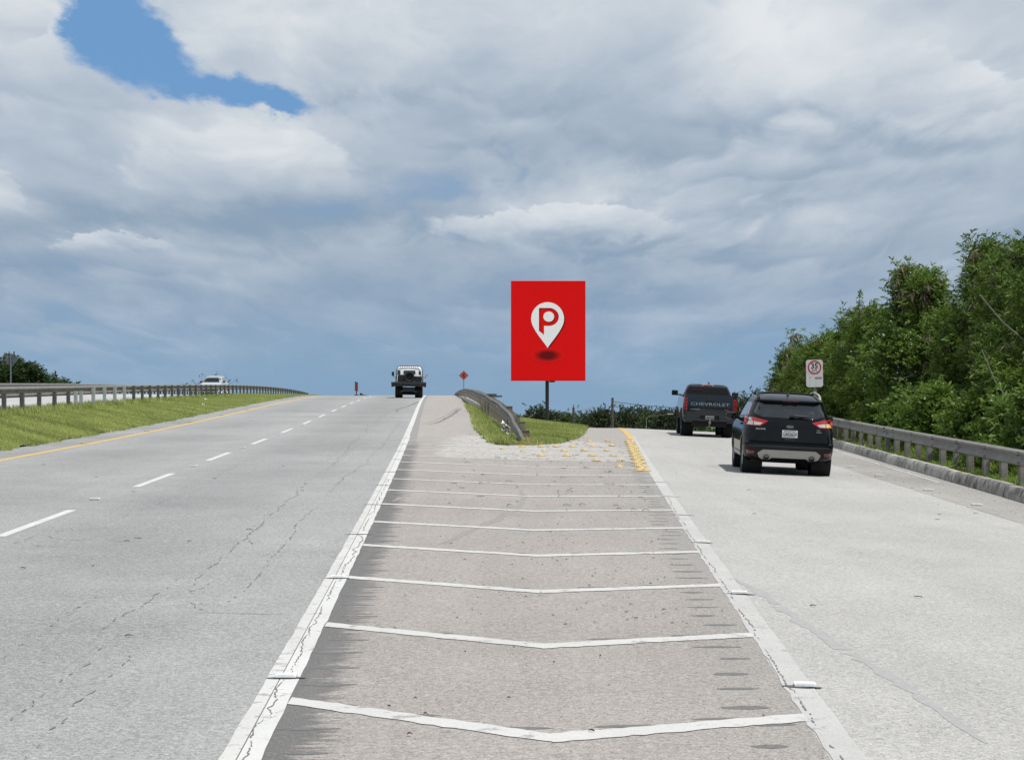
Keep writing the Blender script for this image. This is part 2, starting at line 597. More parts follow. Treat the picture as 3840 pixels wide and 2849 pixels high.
def paint(name, col, wear=0.25, grit=0.12, tone=(0.28, 0.27, 0.26)):
    """thermoplastic road paint, cracked and scuffed through to the asphalt"""
    m = bpy.data.materials.new(name)
    m.use_nodes = True
    t = NT(m.node_tree)
    b = m.node_tree.nodes['Principled BSDF']
    pos = t.n('ShaderNodeNewGeometry', out=0)
    n1 = t.noise(pos, 70.0, 3.0, 0.7)
    n2 = t.noise(pos, 6.0, 6.0, 0.75)
    n3 = t.noise(pos, 1.1, 4.0, 0.6)
    c = scale_col(t, tuple(col), t.add(t.lin(n1, 0.3, 0.7, 1 - grit, 1 + grit), t.lin(n3, 0.3, 0.7, -0.07, 0.07)))
    vo = t.t.nodes.new('ShaderNodeTexVoronoi')
    vo.feature = 'DISTANCE_TO_EDGE'
    t.put(vo.inputs['Vector'], t.vadd(pos, t.vmul(t.noise(pos, 5.0, 4.0, 0.7, out=1), (0.22, 0.22, 0.0))))
    vo.inputs['Scale'].default_value = 2.6
    crack = t.mul(t.m('LESS_THAN', vo.outputs['Distance'], 0.012), t.ss(n2, 0.46, 0.60))
    loss = t.ss(n2, 0.66 - wear * 0.35, 0.72 - wear * 0.3)
    c = t.mix(t.m('MAXIMUM', t.mul(crack, 0.8), t.mul(loss, 0.85)), c, (*tone, 1))
    t.put(b.inputs['Base Color'], c)
    b.inputs['Roughness'].default_value = 0.7
    bp = t.n('ShaderNodeBump', kw={'Strength': 0.3, 'Height': n1, 'Distance': 0.004})
    t.put(b.inputs['Normal'], bp)
    return m


def leafy(name, dark, light, trans=0.35, rough=0.55, hue=0.5, blotch=0.35):
    m = bpy.data.materials.new(name)
    m.use_nodes = True
    t = NT(m.node_tree)
    m.node_tree.nodes.remove(m.node_tree.nodes['Principled BSDF'])
    geo = m.node_tree.nodes.new('ShaderNodeNewGeometry')
    rnd = geo.outputs['Random Per Island']
    n = t.noise(geo.outputs['Position'], blotch, 3.0, 0.5)
    f = t.add(t.mul(rnd, hue), t.lin(n, 0.3, 0.7, -0.15, 0.65))
    c = t.mix(t.m('MINIMUM', t.m('MAXIMUM', f, 0.0), 1.0), (*dark, 1), (*light, 1))
    d = t.n('ShaderNodeBsdfDiffuse', c)
    tr = t.n('ShaderNodeBsdfTranslucent', scale_col(t, c, 1.15))
    gl = t.n('ShaderNodeBsdfGlossy', (0.9, 0.95, 0.9, 1), rough)
    mx = t.n('ShaderNodeMixShader', trans, d, tr)
    mx2 = t.n('ShaderNodeMixShader', 0.025, mx, gl)
    out = m.node_tree.nodes['Material Output']
    m.node_tree.links.new(mx2, out.inputs[0])
    return m


MAIN_BASE = (0.293, 0.290, 0.287)
M = {}
M['main'] = pavement('asphalt_main', MAIN_BASE, lanes=[(1.15, 0.5, 0.05), (2.0, 0.8, 0.12), (3.1, 0.5, 0.05), (6.0, 0.9, 0.14), (5.2, 0.5, 0.04), (7.0, 0.5, 0.04)])
M['shoulder'] = pavement('asphalt_shoulder', (0.265, 0.262, 0.258), grain=0.34, patch=0.16)
M['gore'] = pavement('asphalt_gore', (0.300, 0.275, 0.256), grain=0.30, gore=True, patch=0.07)
M['ramp'] = pavement('concrete_ramp', (0.378, 0.368, 0.353), grain=0.26, patch=0.07, lanes=[(2.4, 0.9, 0.03)])
M['rampshoulder'] = pavement('concrete_ramp_shoulder', (0.305, 0.290, 0.272), grain=0.30, patch=0.12)
M['opposite'] = pavement('concrete_far', (0.40, 0.40, 0.40), grain=0.22)
M['white_paint'] = paint('white_paint', (0.55, 0.545, 0.525), wear=0.20)
M['white_worn'] = paint('white_paint_worn', (0.44, 0.432, 0.415), wear=0.15, grit=0.16)
M['white_bar'] = paint('white_paint_bar', (0.52, 0.51, 0.488), wear=0.32)
M['yellow_paint'] = paint('yellow_paint', (0.56, 0.375, 0.115), wear=0.10)
M['crack'] = principled('crack', (0.155, 0.152, 0.150), 0.95)
M['groove'] = principled('groove', (0.145, 0.143, 0.14), 0.95, vary=0.25, vscale=30)
M['skid'] = principled('rubber_skid', (0.175, 0.168, 0.163), 0.9, vary=0.2, vscale=20)
M['skidfaint'] = principled('rubber_skid_faint', (0.262, 0.242, 0.228), 0.9, vary=0.15, vscale=20)
M['soil'] = principled('soil', (0.21, 0.225, 0.09), 0.95, vary=0.35, vscale=0.8)
M['plain'] = principled('plain', (0.055, 0.085, 0.028), 0.95, vary=0.4, vscale=0.03)
M['grass'] = leafy('grass_blades', (0.17, 0.225, 0.055), (0.48, 0.52, 0.175), 0.38, 0.6, 0.55, 0.5)
M['dry'] = leafy('dry_grass', (0.26, 0.21, 0.10), (0.50, 0.43, 0.24), 0.25, 0.6, 0.8, 1.0)
M['weed'] = leafy('weed_blades', (0.075, 0.13, 0.018), (0.22, 0.30, 0.055), 0.35, 0.6, 0.6, 1.2)
M['leaf'] = leafy('leucaena_leaf', (0.018, 0.046, 0.006), (0.185, 0.275, 0.045), 0.40, 0.6, 0.60, 0.75)
M['leaf3'] = leafy('shaded_leaf', (0.016, 0.038, 0.006), (0.075, 0.125, 0.020), 0.30, 0.6, 0.55, 0.75)  # darker copy of the leucaena leaf, back-row shade put into its colour
M['leaf2'] = leafy('bush_leaf', (0.040, 0.085, 0.012), (0.16, 0.25, 0.045), 0.35, 0.45, 0.7, 0.9)
M['farleaf'] = leafy('far_leaf', (0.028, 0.050, 0.016), (0.085, 0.120, 0.040), 0.25, 0.6, 0.5, 0.12)
M['farleaf2'] = leafy('far_leaf_dark', (0.024, 0.038, 0.018), (0.060, 0.080, 0.034), 0.25, 0.6, 0.5, 0.12)
M['leftleaf'] = leafy('left_leaf', (0.022, 0.042, 0.010), (0.070, 0.105, 0.025), 0.30, 0.6, 0.5, 0.2)
M['pod'] = leafy('seed_pod', (0.10, 0.070, 0.048), (0.34, 0.27, 0.20), 0.15, 0.6, 0.9, 2.0)
M['bark'] = principled('bark', (0.085, 0.070, 0.052), 0.9, vary=0.4, vscale=6)
M['twig'] = principled('pale_twig', (0.22, 0.20, 0.165), 0.85, vary=0.3, vscale=8)
M['galv'] = principled('galvanised_steel', (0.215, 0.205, 0.190), 0.62, metal=0.25, vary=0.16, vscale=1.7, dirt=((0.14, 0.125, 0.105), 0.45, 2.5))
M['galv_old'] = principled('galvanised_old', (0.155, 0.145, 0.132), 0.6, metal=0.25, vary=0.3, vscale=2.5, dirt=((0.075, 0.062, 0.05), 0.6, 3.5))
M['galv_pale'] = principled('galvanised_pale', (0.40, 0.415, 0.43), 0.55, metal=0.25, vary=0.12, vscale=1.7)
M['post'] = principled('weathered_post', (0.235, 0.222, 0.205), 0.85, vary=0.25, vscale=4, dirt=((0.09, 0.085, 0.075), 0.5, 5.0))
M['post_dark'] = principled('dark_post', (0.085, 0.083, 0.080), 0.85, vary=0.3, vscale=4)
M['post_pale'] = principled('pale_post', (0.36, 0.38, 0.39), 0.7, vary=0.15, vscale=4)
M['wood_post'] = principled('brown_post', (0.20, 0.18, 0.155), 0.9, vary=0.35, vscale=5)
M['concrete'] = principled('kerb_concrete', (0.42, 0.40, 0.365), 0.9, vary=0.20, vscale=4, bump=0.3, dirt=((0.065, 0.058, 0.048), 0.85, 2.6))
M['concrete2'] = principled('kerb_concrete_stained', (0.30, 0.285, 0.255), 0.9, vary=0.25, vscale=5, bump=0.3, dirt=((0.05, 0.046, 0.038), 0.9, 3.4))
M['black_paint'] = principled('black_car_paint', (0.0028, 0.003, 0.0036), 0.4, coat=0.62, spec=0.0)
M['grey_paint'] = principled('grey_car_paint', (0.016, 0.021, 0.026), 0.4, coat=0.9, spec=0.05)
M['white_paint_car'] = principled('white_car_paint', (0.88, 0.88, 0.88), 0.35, coat=0.8)
M['silver_paint'] = principled('silver_car_paint', (0.50, 0.53, 0.57), 0.32, metal=0.2, coat=0.8)
M['plastic'] = principled('black_plastic', (0.012, 0.012, 0.013), 0.55, vary=0.15)
M['under'] = principled('underbody', (0.010, 0.010, 0.010), 0.9)
M['rubber'] = principled('tyre_rubber', (0.014, 0.014, 0.014), 0.85, vary=0.2, vscale=12)
M['alloy'] = principled('alloy', (0.42, 0.42, 0.43), 0.35, metal=0.8)
M['chrome'] = principled('chrome', (0.72, 0.73, 0.74), 0.16, metal=1.0)
M['satin'] = principled('satin_silver', (0.36, 0.345, 0.325), 0.5, metal=0.25, vary=0.05)
M['glass'] = principled('tinted_glass', (0.006, 0.008, 0.010), 0.03, coat=0.5, spec=0.8)
M['glass_dark'] = principled('dark_glass', (0.006, 0.007, 0.008), 0.06, spec=0.28)
M['glass_clear'] = principled('windscreen_glass', (0.022, 0.032, 0.038), 0.05, spec=0.4)
M['red_lens'] = principled('red_lens', (0.33, 0.008, 0.010), 0.25, coat=0.5)
M['dark_red_lens'] = principled('dark_red_lens', (0.13, 0.006, 0.008), 0.2, coat=0.6)
M['clear_lens'] = principled('clear_lens', (0.46, 0.43, 0.41), 0.2, coat=0.8, vary=0.25, vscale=25)
M['amber_glow_lens'] = principled('amber_glow_lens', (0.75, 0.47, 0.16), 0.25, coat=0.5, vary=0.2, vscale=40)  # light of the right-hand indicator put into the lens colour, no emission
M['plate'] = principled('plate_white', (0.56, 0.57, 0.57), 0.45, vary=0.04, vscale=20)
M['ink'] = principled('black_ink', (0.012, 0.012, 0.014), 0.6)
M['blue_badge'] = principled('blue_badge', (0.012, 0.018, 0.05), 0.25, coat=0.7)
M['olive'] = principled('olive_black_bed', (0.020, 0.022, 0.017), 0.75, vary=0.35, vscale=3)
M['sign_red'] = principled('billboard_red', (0.84, 0.0062, 0.0070), 0.75, spec=0.1)
M['sign_white'] = principled('billboard_white', (0.97, 0.97, 0.97), 0.7, spec=0.15)
M['sign_darkred'] = principled('billboard_dark_red', (0.20, 0.004, 0.006), 0.75, spec=0.15)
M['pole_dark'] = principled('dark_pole', (0.018, 0.018, 0.018), 0.55, vary=0.2)
M['orange'] = principled('work_sign_orange', (0.42, 0.062, 0.036), 0.6, vary=0.08, vscale=6)
M['speed_white'] = principled('speed_sign_white', (0.60, 0.59, 0.60), 0.5, vary=0.05, vscale=3, dirt=((0.36, 0.35, 0.33), 0.5, 2.5))
M['speed_red'] = principled('speed_sign_red', (0.42, 0.022, 0.022), 0.55, vary=0.1)
M['sign_back'] = principled('sign_back_aluminium', (0.13, 0.145, 0.16), 0.6, metal=0.3, vary=0.1)
M['metal_pole'] = principled('sign_pole', (0.23, 0.24, 0.245), 0.5, metal=0.5, vary=0.15)
M['timber'] = principled('utility_timber', (0.075, 0.066, 0.058), 0.9, vary=0.3)
M['pale_timber'] = principled('utility_concrete', (0.17, 0.165, 0.15), 0.9, vary=0.2)
M['dome'] = principled('yellow_dome', (0.56, 0.435, 0.20), 0.5, coat=0.1, vary=0.12, vscale=9, dirt=((0.26, 0.19, 0.08), 0.4, 6.0))
M['stud_body'] = principled('stud_body', (0.82, 0.82, 0.80), 0.5, vary=0.1, vscale=20)
M['stud_lens'] = principled('stud_lens', (0.70, 0.76, 0.83), 0.15, coat=0.6)
M['stud_amber'] = principled('stud_amber', (0.62, 0.42, 0.16), 0.3, coat=0.4)
M['patch_tar'] = principled('tar_pad', (0.10, 0.10, 0.10), 0.9, vary=0.25, vscale=15)
M['skidramp'] = principled('rubber_skid_ramp', (0.325, 0.318, 0.312), 0.9, vary=0.12, vscale=20)
M['kerb_pale'] = principled('kerb_pale', (0.62, 0.60, 0.55), 0.9, vary=0.2, vscale=4, dirt=((0.10, 0.09, 0.075), 0.6, 3.0))
M['litter'] = principled('dry_litter', (0.030, 0.025, 0.019), 0.9, vary=0.5, vscale=8)
M['pebble'] = principled('pebbles', (0.24, 0.23, 0.21), 0.9, vary=0.6, vscale=6)
M['scrap'] = principled('white_scrap', (0.60, 0.59, 0.57), 0.5, vary=0.3, vscale=5)

# ------------------------------------------------------------------ survey of the carriageways (metres)
def table(knots):
    d = np.array([k[0] for k in knots], float)
    s = np.array([k[1] for k in knots], float)
    z = np.concatenate([[0], np.cumsum((d[1:] - d[:-1]) * (s[1:] + s[:-1]) / 2)])
    return d, s, z


def profile(knots, z0):
    dd = np.arange(-40.0, 460.0, 0.5)
    kd = [k[0] for k in knots]; ks = [k[1] for k in knots]
    sl = np.interp(dd, kd, ks)
    ker = np.ones(13) / 13
    sl = np.convolve(np.pad(sl, 6, mode='edge'), ker, mode='valid')
    z = np.concatenate([[0], np.cumsum((sl[1:] + sl[:-1]) * 0.25)])
    z = z - np.interp(0.0, dd, z) + z0
    return dd, z


MD, MZ = profile([(0, .02064), (49, .02064), (66, .0236), (88, .0256), (109, .0236), (137, .0205), (164, .0100), (191, .0), (240, -.017), (460, -.03)], 0.0)
RD, RZ = profile([(0, .01592), (69, .01592), (70, .0150), (106, -.032), (150, -.045), (460, -.045)], 0.075)


def zm(d): return np.interp(d, MD, MZ)
def zr(d): return np.interp(d, RD, RZ)


def unproj(pts, zf, order=2, lo=8.0, hi=165.0):
    """survey points sighted from the camera station, laid on a carriageway profile -> X(d)"""
    d = np.arange(lo, hi, 0.05)
    v = HOR - FPX * (zf(d) - EYE) / d
    k = int(np.argmin(v))
    d, v = d[:k + 1], v[:k + 1]
    out = []
    for (u, vv) in pts:
        dd = np.interp(-vv, -v, d)
        out.append((dd, (u - CX) / FPX * dd))
    return np.array(out)


def fit(a, order=3):
    c = np.polyfit(a[:, 0], a[:, 1], order)
    lo, hi = a[:, 0].min(), a[:, 0].max()
    sl, sh = np.polyval(np.polyder(c), lo), np.polyval(np.polyder(c), hi)
    def fn(d):
        d = np.asarray(d, float)
        m = np.polyval(c, np.clip(d, lo, hi))
        return m + np.minimum(d - lo, 0) * sl + np.maximum(d - hi, 0) * sh
    return fn


WL = unproj([(816, 2849), (1000, 2542), (1222, 2168), (1263, 2100), (1316, 2003), (1374, 1892), (1412, 1820), (1467, 1721), (1488, 1685),
             (1513, 1643), (1529, 1605), (1548, 1560), (1563, 1522), (1576, 1500), (1585, 1488)], zm)
Xw = fit(WL, 3)                      # left side of the solid white line: edge of the main carriageway
YL = unproj([(0, 1723), (294, 1669), (539, 1623), (655, 1598), (828, 1560), (918, 1538), (989, 1523), (1049, 1509), (1102, 1499.6), (1143, 1491), (1180, 1485)], zm)
Xy = fit(YL, 3)
RL = unproj([(3119, 2849), (3012, 2676), (2953, 2585), (2808, 2370), (2699, 2197), (2614, 2069), (2563, 1982), (2523, 1913), (2494, 1866), (2463, 1822),
             (2440, 1786), (2392, 1695), (2378, 1655), (2352, 1625)], zr, hi=95)
Xr = fit(RL, 2)
CROSS = 0.045
SH = unproj([(1898, 1668), (1865, 1655), (1819, 1626.6), (1797, 1594), (1784, 1554.7), (1757, 1526)], zm)


def Xs(d):                           # outer edge of the paved shoulder past the nose
    d = np.asarray(d, float)
    o = np.argsort(SH[:, 0])
    a = np.interp(d, SH[o, 0], SH[o, 1] - Xw(SH[o, 0]))
    return Xw(d) + np.where(d < SH[:, 0].max(), a, np.interp(d, [SH[:, 0].max(), 130], [SH[o, 1][-1] - float(Xw(SH[:, 0].max())), 2.7]))


def gz(X, d):
    X = np.asarray(X, float); d = np.asarray(d, float)
    xw, xr = Xw(d), Xr(d)
    t = np.clip((X - xw) / np.maximum(xr - xw, .5), 0, 1)
    s = np.where(d > 46, np.clip((Xs(np.maximum(d, 50)) - xw) / np.maximum(xr - xw, .5), 0, .9) * np.clip((d - 46) / 14, 0, 1), 0)
    e = np.where(d > 46, 1 - 0.10 * np.clip((d - 46) / 14, 0, 1), 1)
    tt = np.clip((t - s) / np.maximum(e - s, .05), 0, 1)
    tt = 1 - (1 - tt) ** (1 + 0.6 * np.clip((d - 46) / 16, 0, 1))
    z = zm(d) * (1 - tt) + zr(d) * tt
    return np.where(X <= xw, zm(d), np.where(X < xr, z, zr(d) - CROSS * (X - xr)))


def spot(u, v, lo=8.0, hi=120.0):
    """point of the pavement sighted at (u, v)"""
    d = np.arange(lo, hi, 0.05)
    X = (u - CX) / FPX * d
    vv = HOR - FPX * (gz(X, d) - EYE) / d
    k = np.where(vv <= v)[0]
    i = k[0] if len(k) else len(d) - 1
    return float(X[i]), float(d[i]), float(gz(X[i], d[i]))


def at(u, v, d):
    return ((u - CX) / FPX * d, d, EYE + (HOR - v) / FPX * d)


KP = np.array([spot(u, v)[:2] for u, v in [(3840, 1884), (3667, 1839), (3507, 1789), (3363, 1748), (3227, 1706.5), (3135, 1680)]])
_kc = np.polyfit(KP[:, 1], KP[:, 0], 1)
def Xk(d):
    d = np.asarray(d, float)
    return np.polyval(_kc, np.maximum(d, 0)) + 0.0008 * np.maximum(d - 60, 0) ** 2



# ------------------------------------------------------------------ the ground
def strip(name, XL, XR, zf, ds, ncol, mat, parent=None, kind='structure', XL2=None, XR2=None, bow=None):
    ds = np.asarray(ds, float)
    xl, xr = np.asarray(XL(ds)), np.asarray(XR(ds))
    t = np.linspace(0, 1, ncol + 1)
    X = xl[:, None] + (xr - xl)[:, None] * t[None, :]
    D = np.repeat(ds[:, None], ncol + 1, 1)
    Z = zf(X, D)
    V = np.stack([X, D, Z], -1).reshape(-1, 3)
    n = ncol + 1
    i, j = np.meshgrid(np.arange(len(ds) - 1), np.arange(ncol), indexing='ij')
    a = (i * n + j).ravel()
    F = np.stack([a, a + 1, a + n + 1, a + n], -1)
    o = np_mesh(name, V, F, mat, parent, smooth=True)
    me = o.data
    li = F.ravel()
    for nm, ref, sg in (('left', XL2 or XL, 1), ('right', XR2 or XR, -1)):
        uvl = me.uv_layers.new(name=nm)
        r = np.asarray(ref(ds))
        lat = (sg * (X - r[:, None])).ravel()
        uv = np.stack([lat, D.ravel()], -1)[li]
        uvl.data.foreach_set('uv', uv.astype(np.float32).ravel())
    if kind:
        o['kind'] = kind
    return o


DS = np.concatenate([np.arange(-30, 70, 1.0), np.arange(70, 290, 2.0)])
def off(fn, k): return lambda d: fn(d) + k
def const(k): return lambda d: np.asarray(d, float) * 0 + k
GL = off(Xy, -1.0)                                   # grass edge of the left shoulder
def GLr(d):
    d = np.asarray(d, float)
    return Xy(d) - 1.05 + 0.10 * np.sin(d * 1.7) * np.sin(d * 0.61) + 0.05 * np.sin(d * 4.3)

# raised median rail: sighted posts, 2.95 m apart
PU = [16, 83, 143, 200, 252, 311, 355.5, 397, 436, 471, 499, 529.5, 560, 588.5, 616, 642.5, 666, 689, 711, 733, 754, 774, 792.5, 810, 828, 844, 859, 875, 889,
      903, 916, 929, 941, 953, 964, 975, 985.5, 996, 1006, 1016, 1026, 1035, 1044, 1052, 1060, 1068, 1076, 1084, 1092, 1100, 1107, 1114, 1121, 1128, 1135, 1141, 1148, 1155]
PD = [58 + 2.95 * i for i in range(len(PU))]
def vtop(u): return float(np.interp(u, [0, 270, 397, 498, 616, 816, 920, 986, 1033, 1080, 1118, 1155], [1446.7, 1448, 1449, 1443.6, 1441, 1441.5, 1443.5, 1446, 1451, 1457, 1463.5, 1471]))
LR = np.array([at(u, vtop(u), d) for u, d in zip(PU, PD)])
_lx = np.polyfit(LR[:, 1], LR[:, 0], 3); _lz = np.polyfit(LR[:, 1], LR[:, 2], 3)
def Xlr(d):
    d = np.asarray(d, float)
    return np.where(d < 58, np.polyval(_lx, 58.0) + (d - 58) * np.polyval(np.polyder(_lx), 58.0), np.polyval(_lx, np.minimum(d, 229.)) + np.maximum(d - 229, 0) * np.polyval(np.polyder(_lx), 229.))
def Zlr(d):
    d = np.asarray(d, float)
    return np.where(d < 58, np.polyval(_lz, 58.0) + (d - 58) * np.polyval(np.polyder(_lz), 58.0), np.polyval(_lz, np.minimum(d, 229.)) + np.maximum(d - 229, 0) * np.polyval(np.polyder(_lz), 229.))
def Zlg(d): return Zlr(d) - 0.80                     # ground at the median rail

def z_median(X, D):
    a, b = GL(D), Xlr(D)
    t = np.clip((a - X) / np.maximum(a - b, 0.5), 0, 1.25)
    return zm(D) + (Zlg(D) - zm(D)) * (np.minimum(t, 1) ** 1.15) + 0.05 * np.sin(np.minimum(t, 1) * math.pi)
Xo = off(Xlr, -1.0)
Xo2 = off(Xlr, -10.5)
def z_opp(X, D): return Zlg(D) + 0.02 + 0.012 * (Xo(D) - X)
def z_left_bank(X, D):
    t = np.clip((Xo2(D) - X) / 14.0, 0, 1)
    a = z_opp(Xo2(D), D)
    return a + (-3.3 - a) * t

zmain = lambda X, D: zm(D) + 0 * X
plain = MB()
for (x0, x1, y0, y1) in [(-4000, 4000, -600, 6000)]:
    plain.add([(x0, y0, -3.2), (x1, y0, -3.2), (x1, y1, -3.2), (x0, y1, -3.2)], [(0, 1, 2, 3)])
plain.build('ground', M['plain'])['kind'] = 'structure'
main_road = strip('main_road', Xy, Xw, zmain, DS, 4, M['main'])
left_shoulder = strip('road_shoulder', off(GL, -0.25), Xy, zmain, DS, 2, M['shoulder'])
gore = strip('gore_pavement', Xw, Xr, gz, DS, 24, M['gore'])
# the ramp's worn edge line marks where the shoulder starts
EL = np.array([spot(u, v)[:2] for u, v in [(3291, 1789), (3417, 1834), (3579, 1881), (3794, 1945)]])
_ec = np.polyfit(EL[:, 1], EL[:, 0], 1)
def Xe(d):
    d = np.asarray(d, float)
    return np.minimum(np.polyval(_ec, d), Xk(d) - 0.5)
DR = np.concatenate([np.arange(-30, 70, 1.0), np.arange(70, 250, 2.0)])
ramp = strip('exit_ramp', Xr, Xe, gz, DR, 4, M['ramp'])
ramp_shoulder = strip('ramp_shoulder', Xe, off(Xk, 0.06), gz, DR, 2, M['rampshoulder'])
opp = strip('opposite_carriageway', Xo2, Xo, z_opp, DS, 3, M['opposite'])
strip('left_embankment', off(Xo2, -30), Xo2, z_left_bank, DS, 6, M['plain'])
med = strip('median_ground', off(Xo, -0.05), off(GL, -0.18), z_median, DS, 8, M['soil'])

KW, KH = 0.20, 0.23
def z_kerbtop(d): return gz(Xk(d) + 0.1, d) + KH
def z_verge(X, D):
    x0 = Xk(D) + KW
    t = X - x0
    zt = z_kerbtop(D) - 0.10
    return zt + np.where(t < 1.3, 0.05 * t, 0.065 - (t - 1.3) * 0.42)
verge = strip('verge_ground', off(Xk, KW - 0.02), off(Xk, 12.0), z_verge, DR, 14, M['soil'])

# nose island: grass over the embankment between shoulder and ramp
def Xgr(d):
    pts = np.array([spot(u, v)[:2] for u, v in [(1898, 1668), (1995, 1669.7), (2099, 1662.5), (2160, 1646), (2189, 1626.6), (2203, 1604)]])
    return pts
_gr = Xgr(0)
NOSE_D = float(_gr[:2, 1].min()) - 0.3
_o = np.argsort(_gr[:, 1])
def Xg2(d):
    d = np.asarray(d, float)
    x = np.interp(d, _gr[_o, 1], _gr[_o, 0])
    return np.where(d > 75, np.maximum(x, Xr(d) - 2.6), x)
def Xg1(d):
    d = np.asarray(d, float)
    return Xs(d) + 0.09 * np.sin(d * 2.3) * np.sin(d * .37) + 0.06 * np.sin(d * 5.1) + .03 * np.sin(d * 13.)
def z_island(X, D):
    a, b = Xg1(D), Xg2(D)
    t = np.clip((X - a) / np.maximum(b - a, .2), 0, 1)
    e = np.minimum(1, np.minimum(t, 1 - t) * 6) * np.clip((D - NOSE_D) / 3, 0, 1)
    mound = 0.02 * np.sin(t * math.pi) * np.clip((D - 52) / 8, 0, 1)
    return gz(X, D) + 0.012 + 0.03 * e + mound
DI = np.concatenate([np.arange(NOSE_D, 70, 0.5), np.arange(70, 200, 2.0)])
island = strip('nose_ground', Xg1, lambda d: np.maximum(Xg2(d), Xg1(d) + 0.05), z_island, DI, 14, M['soil'])

# ------------------------------------------------------------------ grass
def blades(name, pts, h, w, mat, lean=0.35, parent=None, wind=(-0.25, -0.05)):
    n = len(pts)
    ang = RNG.uniform(0, 2 * math.pi, n)
    hh = h * RNG.uniform(0.55, 1.25, n)
    ww = w * RNG.uniform(0.7, 1.3, n)
    l = lean * RNG.uniform(0.1, 1.0, n) * hh
    la = RNG.uniform(0, 2 * math.pi, n)
    bx, by = np.cos(ang) * ww, np.sin(ang) * ww
    tip = pts + np.stack([np.cos(la) * l + wind[0] * hh, np.sin(la) * l + wind[1] * hh, hh], -1)
    a = pts + np.stack([bx, by, np.zeros(n)], -1)
    b = pts - np.stack([bx, by, np.zeros(n)], -1)
    V = np.stack([a, b, tip], 1).reshape(-1, 3)
    F = np.arange(3 * n).reshape(-1, 3)
    o = np_mesh(name, V, F, mat, parent)
    o['kind'] = 'stuff'
    return o


def scatter(n, xl, xr, zf, d0, d1, power=1.0, clump=0.0):
    """points over a strip, thinner with distance"""
    t = RNG.random(n)
    d = (d0 ** (1 - power) + t * (d1 ** (1 - power) - d0 ** (1 - power))) ** (1 / (1 - power)) if power != 1 else d0 * (d1 / d0) ** t
    a, b = xl(d), xr(d)
    X = a + (b - a) * RNG.random(n)
    if clump:
        k = np.sin(X * 1.9 + d * 0.7) + np.sin(X * 0.7 - d * 1.3) + RNG.normal(0, 1, n)
        keep = k > -clump
        X, d = X[keep], d[keep]
    return np.stack([X, d, zf(X, d) - 0.01], -1)


med_pts = scatter(200000, lambda d: Xlr(d) - 0.9, GLr, z_median, 38, 225, 1.8)
mg = blades('grass', med_pts, 0.080, 0.0125, M['grass'])
tag(mg, 'mown grass on the sloping median between road and guardrail')
tall = scatter(9000, lambda d: Xlr(d) - 0.35, lambda d: Xlr(d) + 0.35, z_median, 56, 220, 1.5)
tag(blades('grass', tall, 0.24, 0.02, M['grass']), 'taller grass along the feet of the median guardrail')
isl = scatter(56000, lambda d: Xg1(d) - 0.05, lambda d: Xg2(d) + 0.05, z_island, NOSE_D + 0.1, 120, 2.6)
_h = np.clip(np.abs(isl[:, 0] - np.interp(isl[:, 1], [54, 57, 66, 88, 117, 168], [.3, .12, -.17, -1.16, -2.55, -4.9])) / .8, .35, 1) * 0.115
tag(blades('grass', isl, _h, 0.015, M['grass']), 'rough grass on the nose between shoulder and ramp')
dr1 = scatter(5000, lambda d: Xlr(d) - 0.5, GLr, z_median, 38, 180, 1.8, clump=-.6)
dr2 = scatter(3000, lambda d: Xg1(d) - 0.15, lambda d: Xg2(d) + 0.12, z_island, NOSE_D + 0.1, 90, 2.4, clump=-.3)
tag(blades('dry_grass', np.concatenate([dr1, dr2]), 0.13, 0.014, M['dry'], 0.9), 'tufts of straw-coloured dry grass among the green')
edge_l = scatter(6000, lambda d: Xg1(d) - 0.12, lambda d: Xg1(d) + 0.35, z_island, NOSE_D + 0.1, 100, 2.0)
tag(blades('grass', edge_l, 0.24, 0.018, M['grass'], 0.7), 'long grass hanging over the shoulder edge of the nose')
vg = scatter(26000, lambda d: Xk(d) + KW, lambda d: Xk(d) + 1.3, z_verge, 28, 120, 1.6, clump=0.9)
tag(blades('weeds', vg, 0.085, 0.022, M['weed'], 1.1), 'low bright weeds at the feet of the right guardrail posts')
vg = scatter(30000, lambda d: Xk(d) + 1.0, lambda d: Xk(d) + 3.2, z_verge, 28, 120, 1.6, clump=1.4)
tag(blades('weeds', vg, 0.22, 0.028, M['weed'], 0.9), 'bright green weeds behind the stained concrete kerb')

# ------------------------------------------------------------------ markings
def sheet(mb, fl, fr, d0, d1, zf, lift, step=0.6):
    n = max(1, int(math.ceil((d1 - d0) / step)))
    ds = np.linspace(d0, d1, n + 1)
    a, b = fl(ds), fr(ds)
    za, zb = zf(a, ds) + lift, zf(b, ds) + lift
    base = []
    for i in range(n + 1):
        base += [(a[i], ds[i], za[i]), (b[i], ds[i], zb[i])]
    mb.add(base, [(2 * i, 2 * i + 1, 2 * i + 3, 2 * i + 2) for i in range(n)])


def jag(fn, amp, seed):
    ph = np.random.default_rng(seed).uniform(0, 6.28, 6)
    return lambda d: fn(d) + amp * sum(np.sin(np.asarray(d) * f + p) for f, p in zip((2.1, 4.7, 9.3, 17.0, 31.0, 53.0), ph)) / 3


